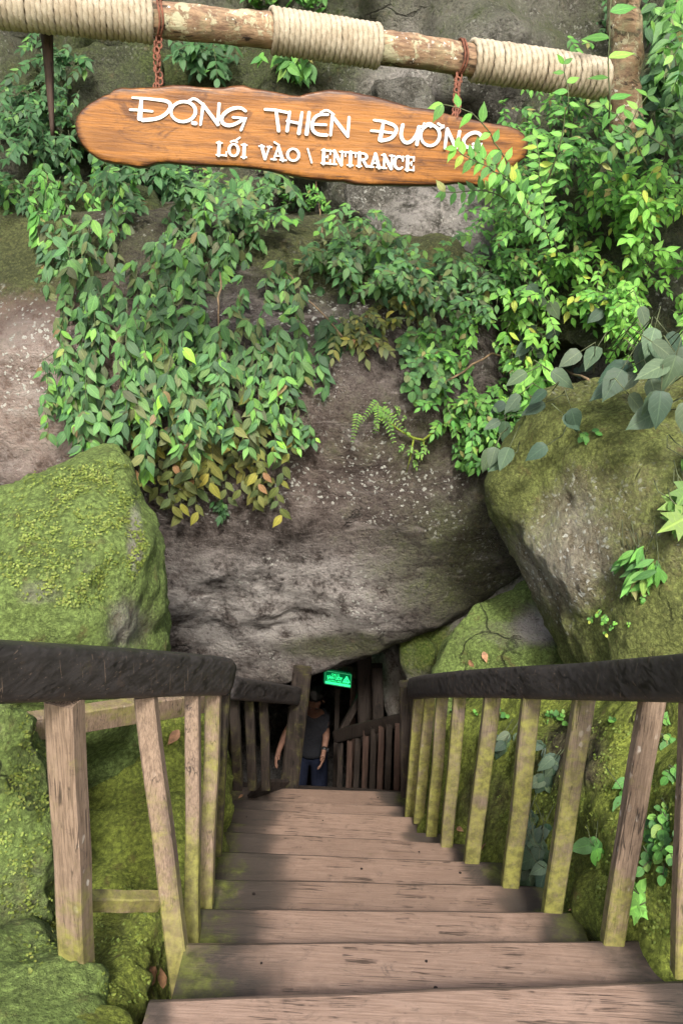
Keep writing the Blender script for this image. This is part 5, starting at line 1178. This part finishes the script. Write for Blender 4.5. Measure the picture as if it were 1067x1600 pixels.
for s_, sg in (('L', 1), ('R', -1)):
    h_ = J['ha'+s_]; ax = (h_-J['wr'+s_]).normalized(); sx = Vector((0, 1, 0)); sx = (sx-ax*sx.dot(ax)).normalized(); inn = Vector((-sg, 0, 0))
    for q, (o_, l_) in enumerate(((-.028, .065), (-.010, .076), (.010, .072), (.028, .056))):
        b = h_+sx*o_+ax*.035; m_ = b+ax*l_*.5+inn*.006; e = m_+ax*l_*.42+inn*.022
        for n2, p_, r_ in ((f'f{s_}{q}a', b, .010), (f'f{s_}{q}b', m_, .0085), (f'f{s_}{q}c', e, .0065)): jv(n2, p_, r_)
        E += [(ix['ha'+s_], ix[f'f{s_}{q}a']), (ix[f'f{s_}{q}a'], ix[f'f{s_}{q}b']), (ix[f'f{s_}{q}b'], ix[f'f{s_}{q}c'])]
    b = h_-sx*.03-ax*.01; jv(f't{s_}a', b-sx*.012+ax*.015+inn*.008, .010); jv(f't{s_}b', b-sx*.018+ax*.048+inn*.02, .008); E += [(ix['ha'+s_], ix[f't{s_}a']), (ix[f't{s_}a'], ix[f't{s_}b'])]
hc = J['head']; hup = (J['crown']-J['neck']).normalized(); fdir = Vector((0, -1, 0)); fdir = (fdir-hup*fdir.dot(hup)).normalized(); hs = hup.cross(fdir)
def facepost(m_):
    for v in m_.vertices:
        d = v.co-hc
        def bump_(cx, cy, rad, amt):
            t = hc+fdir*.085+hs*cx+hup*cy; k = (v.co-t).length/rad
            if k < 1: v.co += fdir*amt*(1-k*k)**2
        if d.length < .2 and d.dot(fdir) > 0:
            bump_(0, -.01, .030, .030); bump_(.03, .022, .02, -.010); bump_(-.03, .022, .02, -.010); bump_(0, -.05, .022, .010); bump_(0, -.085, .03, .012)
skinned('body', V, E, Rd, skin, 2, 0, facepost)
def sub(names, rad, extra=()):
    vv = [J[n_] for n_ in names]; return vv
# t-shirt
nS = ['waist', 'chest', 'neckb', 'shL', 'shR']; vS = [J['pelvis']+Vector((0, 0, -.03))]+[J[n_] for n_ in nS]+[J['shL'].lerp(J['elL'], .55), J['shR'].lerp(J['elR'], .62), J['neckb'].lerp(J['neck'], .62)]
skinned('t_shirt', vS, [(0, 1), (1, 2), (2, 3), (3, 4), (3, 5), (4, 6), (5, 7), (3, 8)], [(.20, .16), (.175, .14), (.175, .13), (.115, .10), .075, .075, .062, .066, .062], shirt)
vT = [J['pelvis'].lerp(J['waist'], .5), J['pelvis'], J['hL'], J['kL'], J['aL']-Vector((0, 0, -.02)), J['hR'], J['kR'], J['aR']-Vector((0, 0, -.02))]
skinned('trousers', vT, [(0, 1), (1, 2), (2, 3), (3, 4), (1, 5), (5, 6), (6, 7)], [(.165, .13), (.175, .135), .10, .075, .065, .095, .075, .065], trou, root=1)
for s_ in 'LR':
    mb = MB(); a, b = J['a'+s_], J['t'+s_]; mb.tube([a+Vector((0, .05, -.045)), a+Vector((0, 0, -.04)), a.lerp(b, .6)+Vector((0, 0, -.02)), b+Vector((0, -.05, -.01))], [.035, .05, .045, .022], 12); mb.build('shoe', hairm, per, smooth=True)
# hair: shell over the skull
bm = bmesh.new(); bmesh.ops.create_icosphere(bm, subdivisions=4, radius=1.0); hcc = J['head'].lerp(J['crown'], .8)-fdir*.026+hup*.01
for v in bm.verts:
    c0 = v.co.copy(); d = fdir*c0.y+hs*c0.x+hup*c0.z; rr_ = .104+.010*noise.fractal(c0*5, 1., 2., 3)
    if c0.y > .25 and c0.z < .15: rr_ *= .62
    if c0.z < -.45: rr_ *= .72
    v.co = hcc+(fdir*c0.y*1.12+hs*c0.x*.95+hup*c0.z)*rr_
me = bpy.data.meshes.new('hair'); bm.to_mesh(me); bm.free(); link('hair', me, hairm, per)
for sg in (-1, 1):
    mb = MB(); e = hc+hs*sg*.080-fdir*.005; mb.tube([e-hup*.028, e+hs*sg*.010, e+hup*.03], [.006, .013, .008], 8); mb.build('ear', skin, per, smooth=True)
    mb = MB(); e = hc+hs*sg*.03+hup*.022+fdir*.077; mb.tube([e-hs*.012, e+fdir*.003, e+hs*.012], [.003, .008, .003], 8); mb.build('eye', hairm, per, smooth=True)
mb = MB(); c = J['wrL'].lerp(J['elL'], .12); ax = (J['wrL']-J['elL']).normalized(); mb.tube([c-ax*.014, c+ax*.014], .031, 16); w_ = mb.build('watch', hairm, per, smooth=True)
mb = MB(); f0 = c+Vector((.030, -.008, 0)); mb.tube([f0, f0+Vector((.010, -.003, 0))], .018, 14); mb.build('watch_face', plain('dark watch glass', (.05, .05, .055), .15, .3, bump=0), w_, smooth=False)
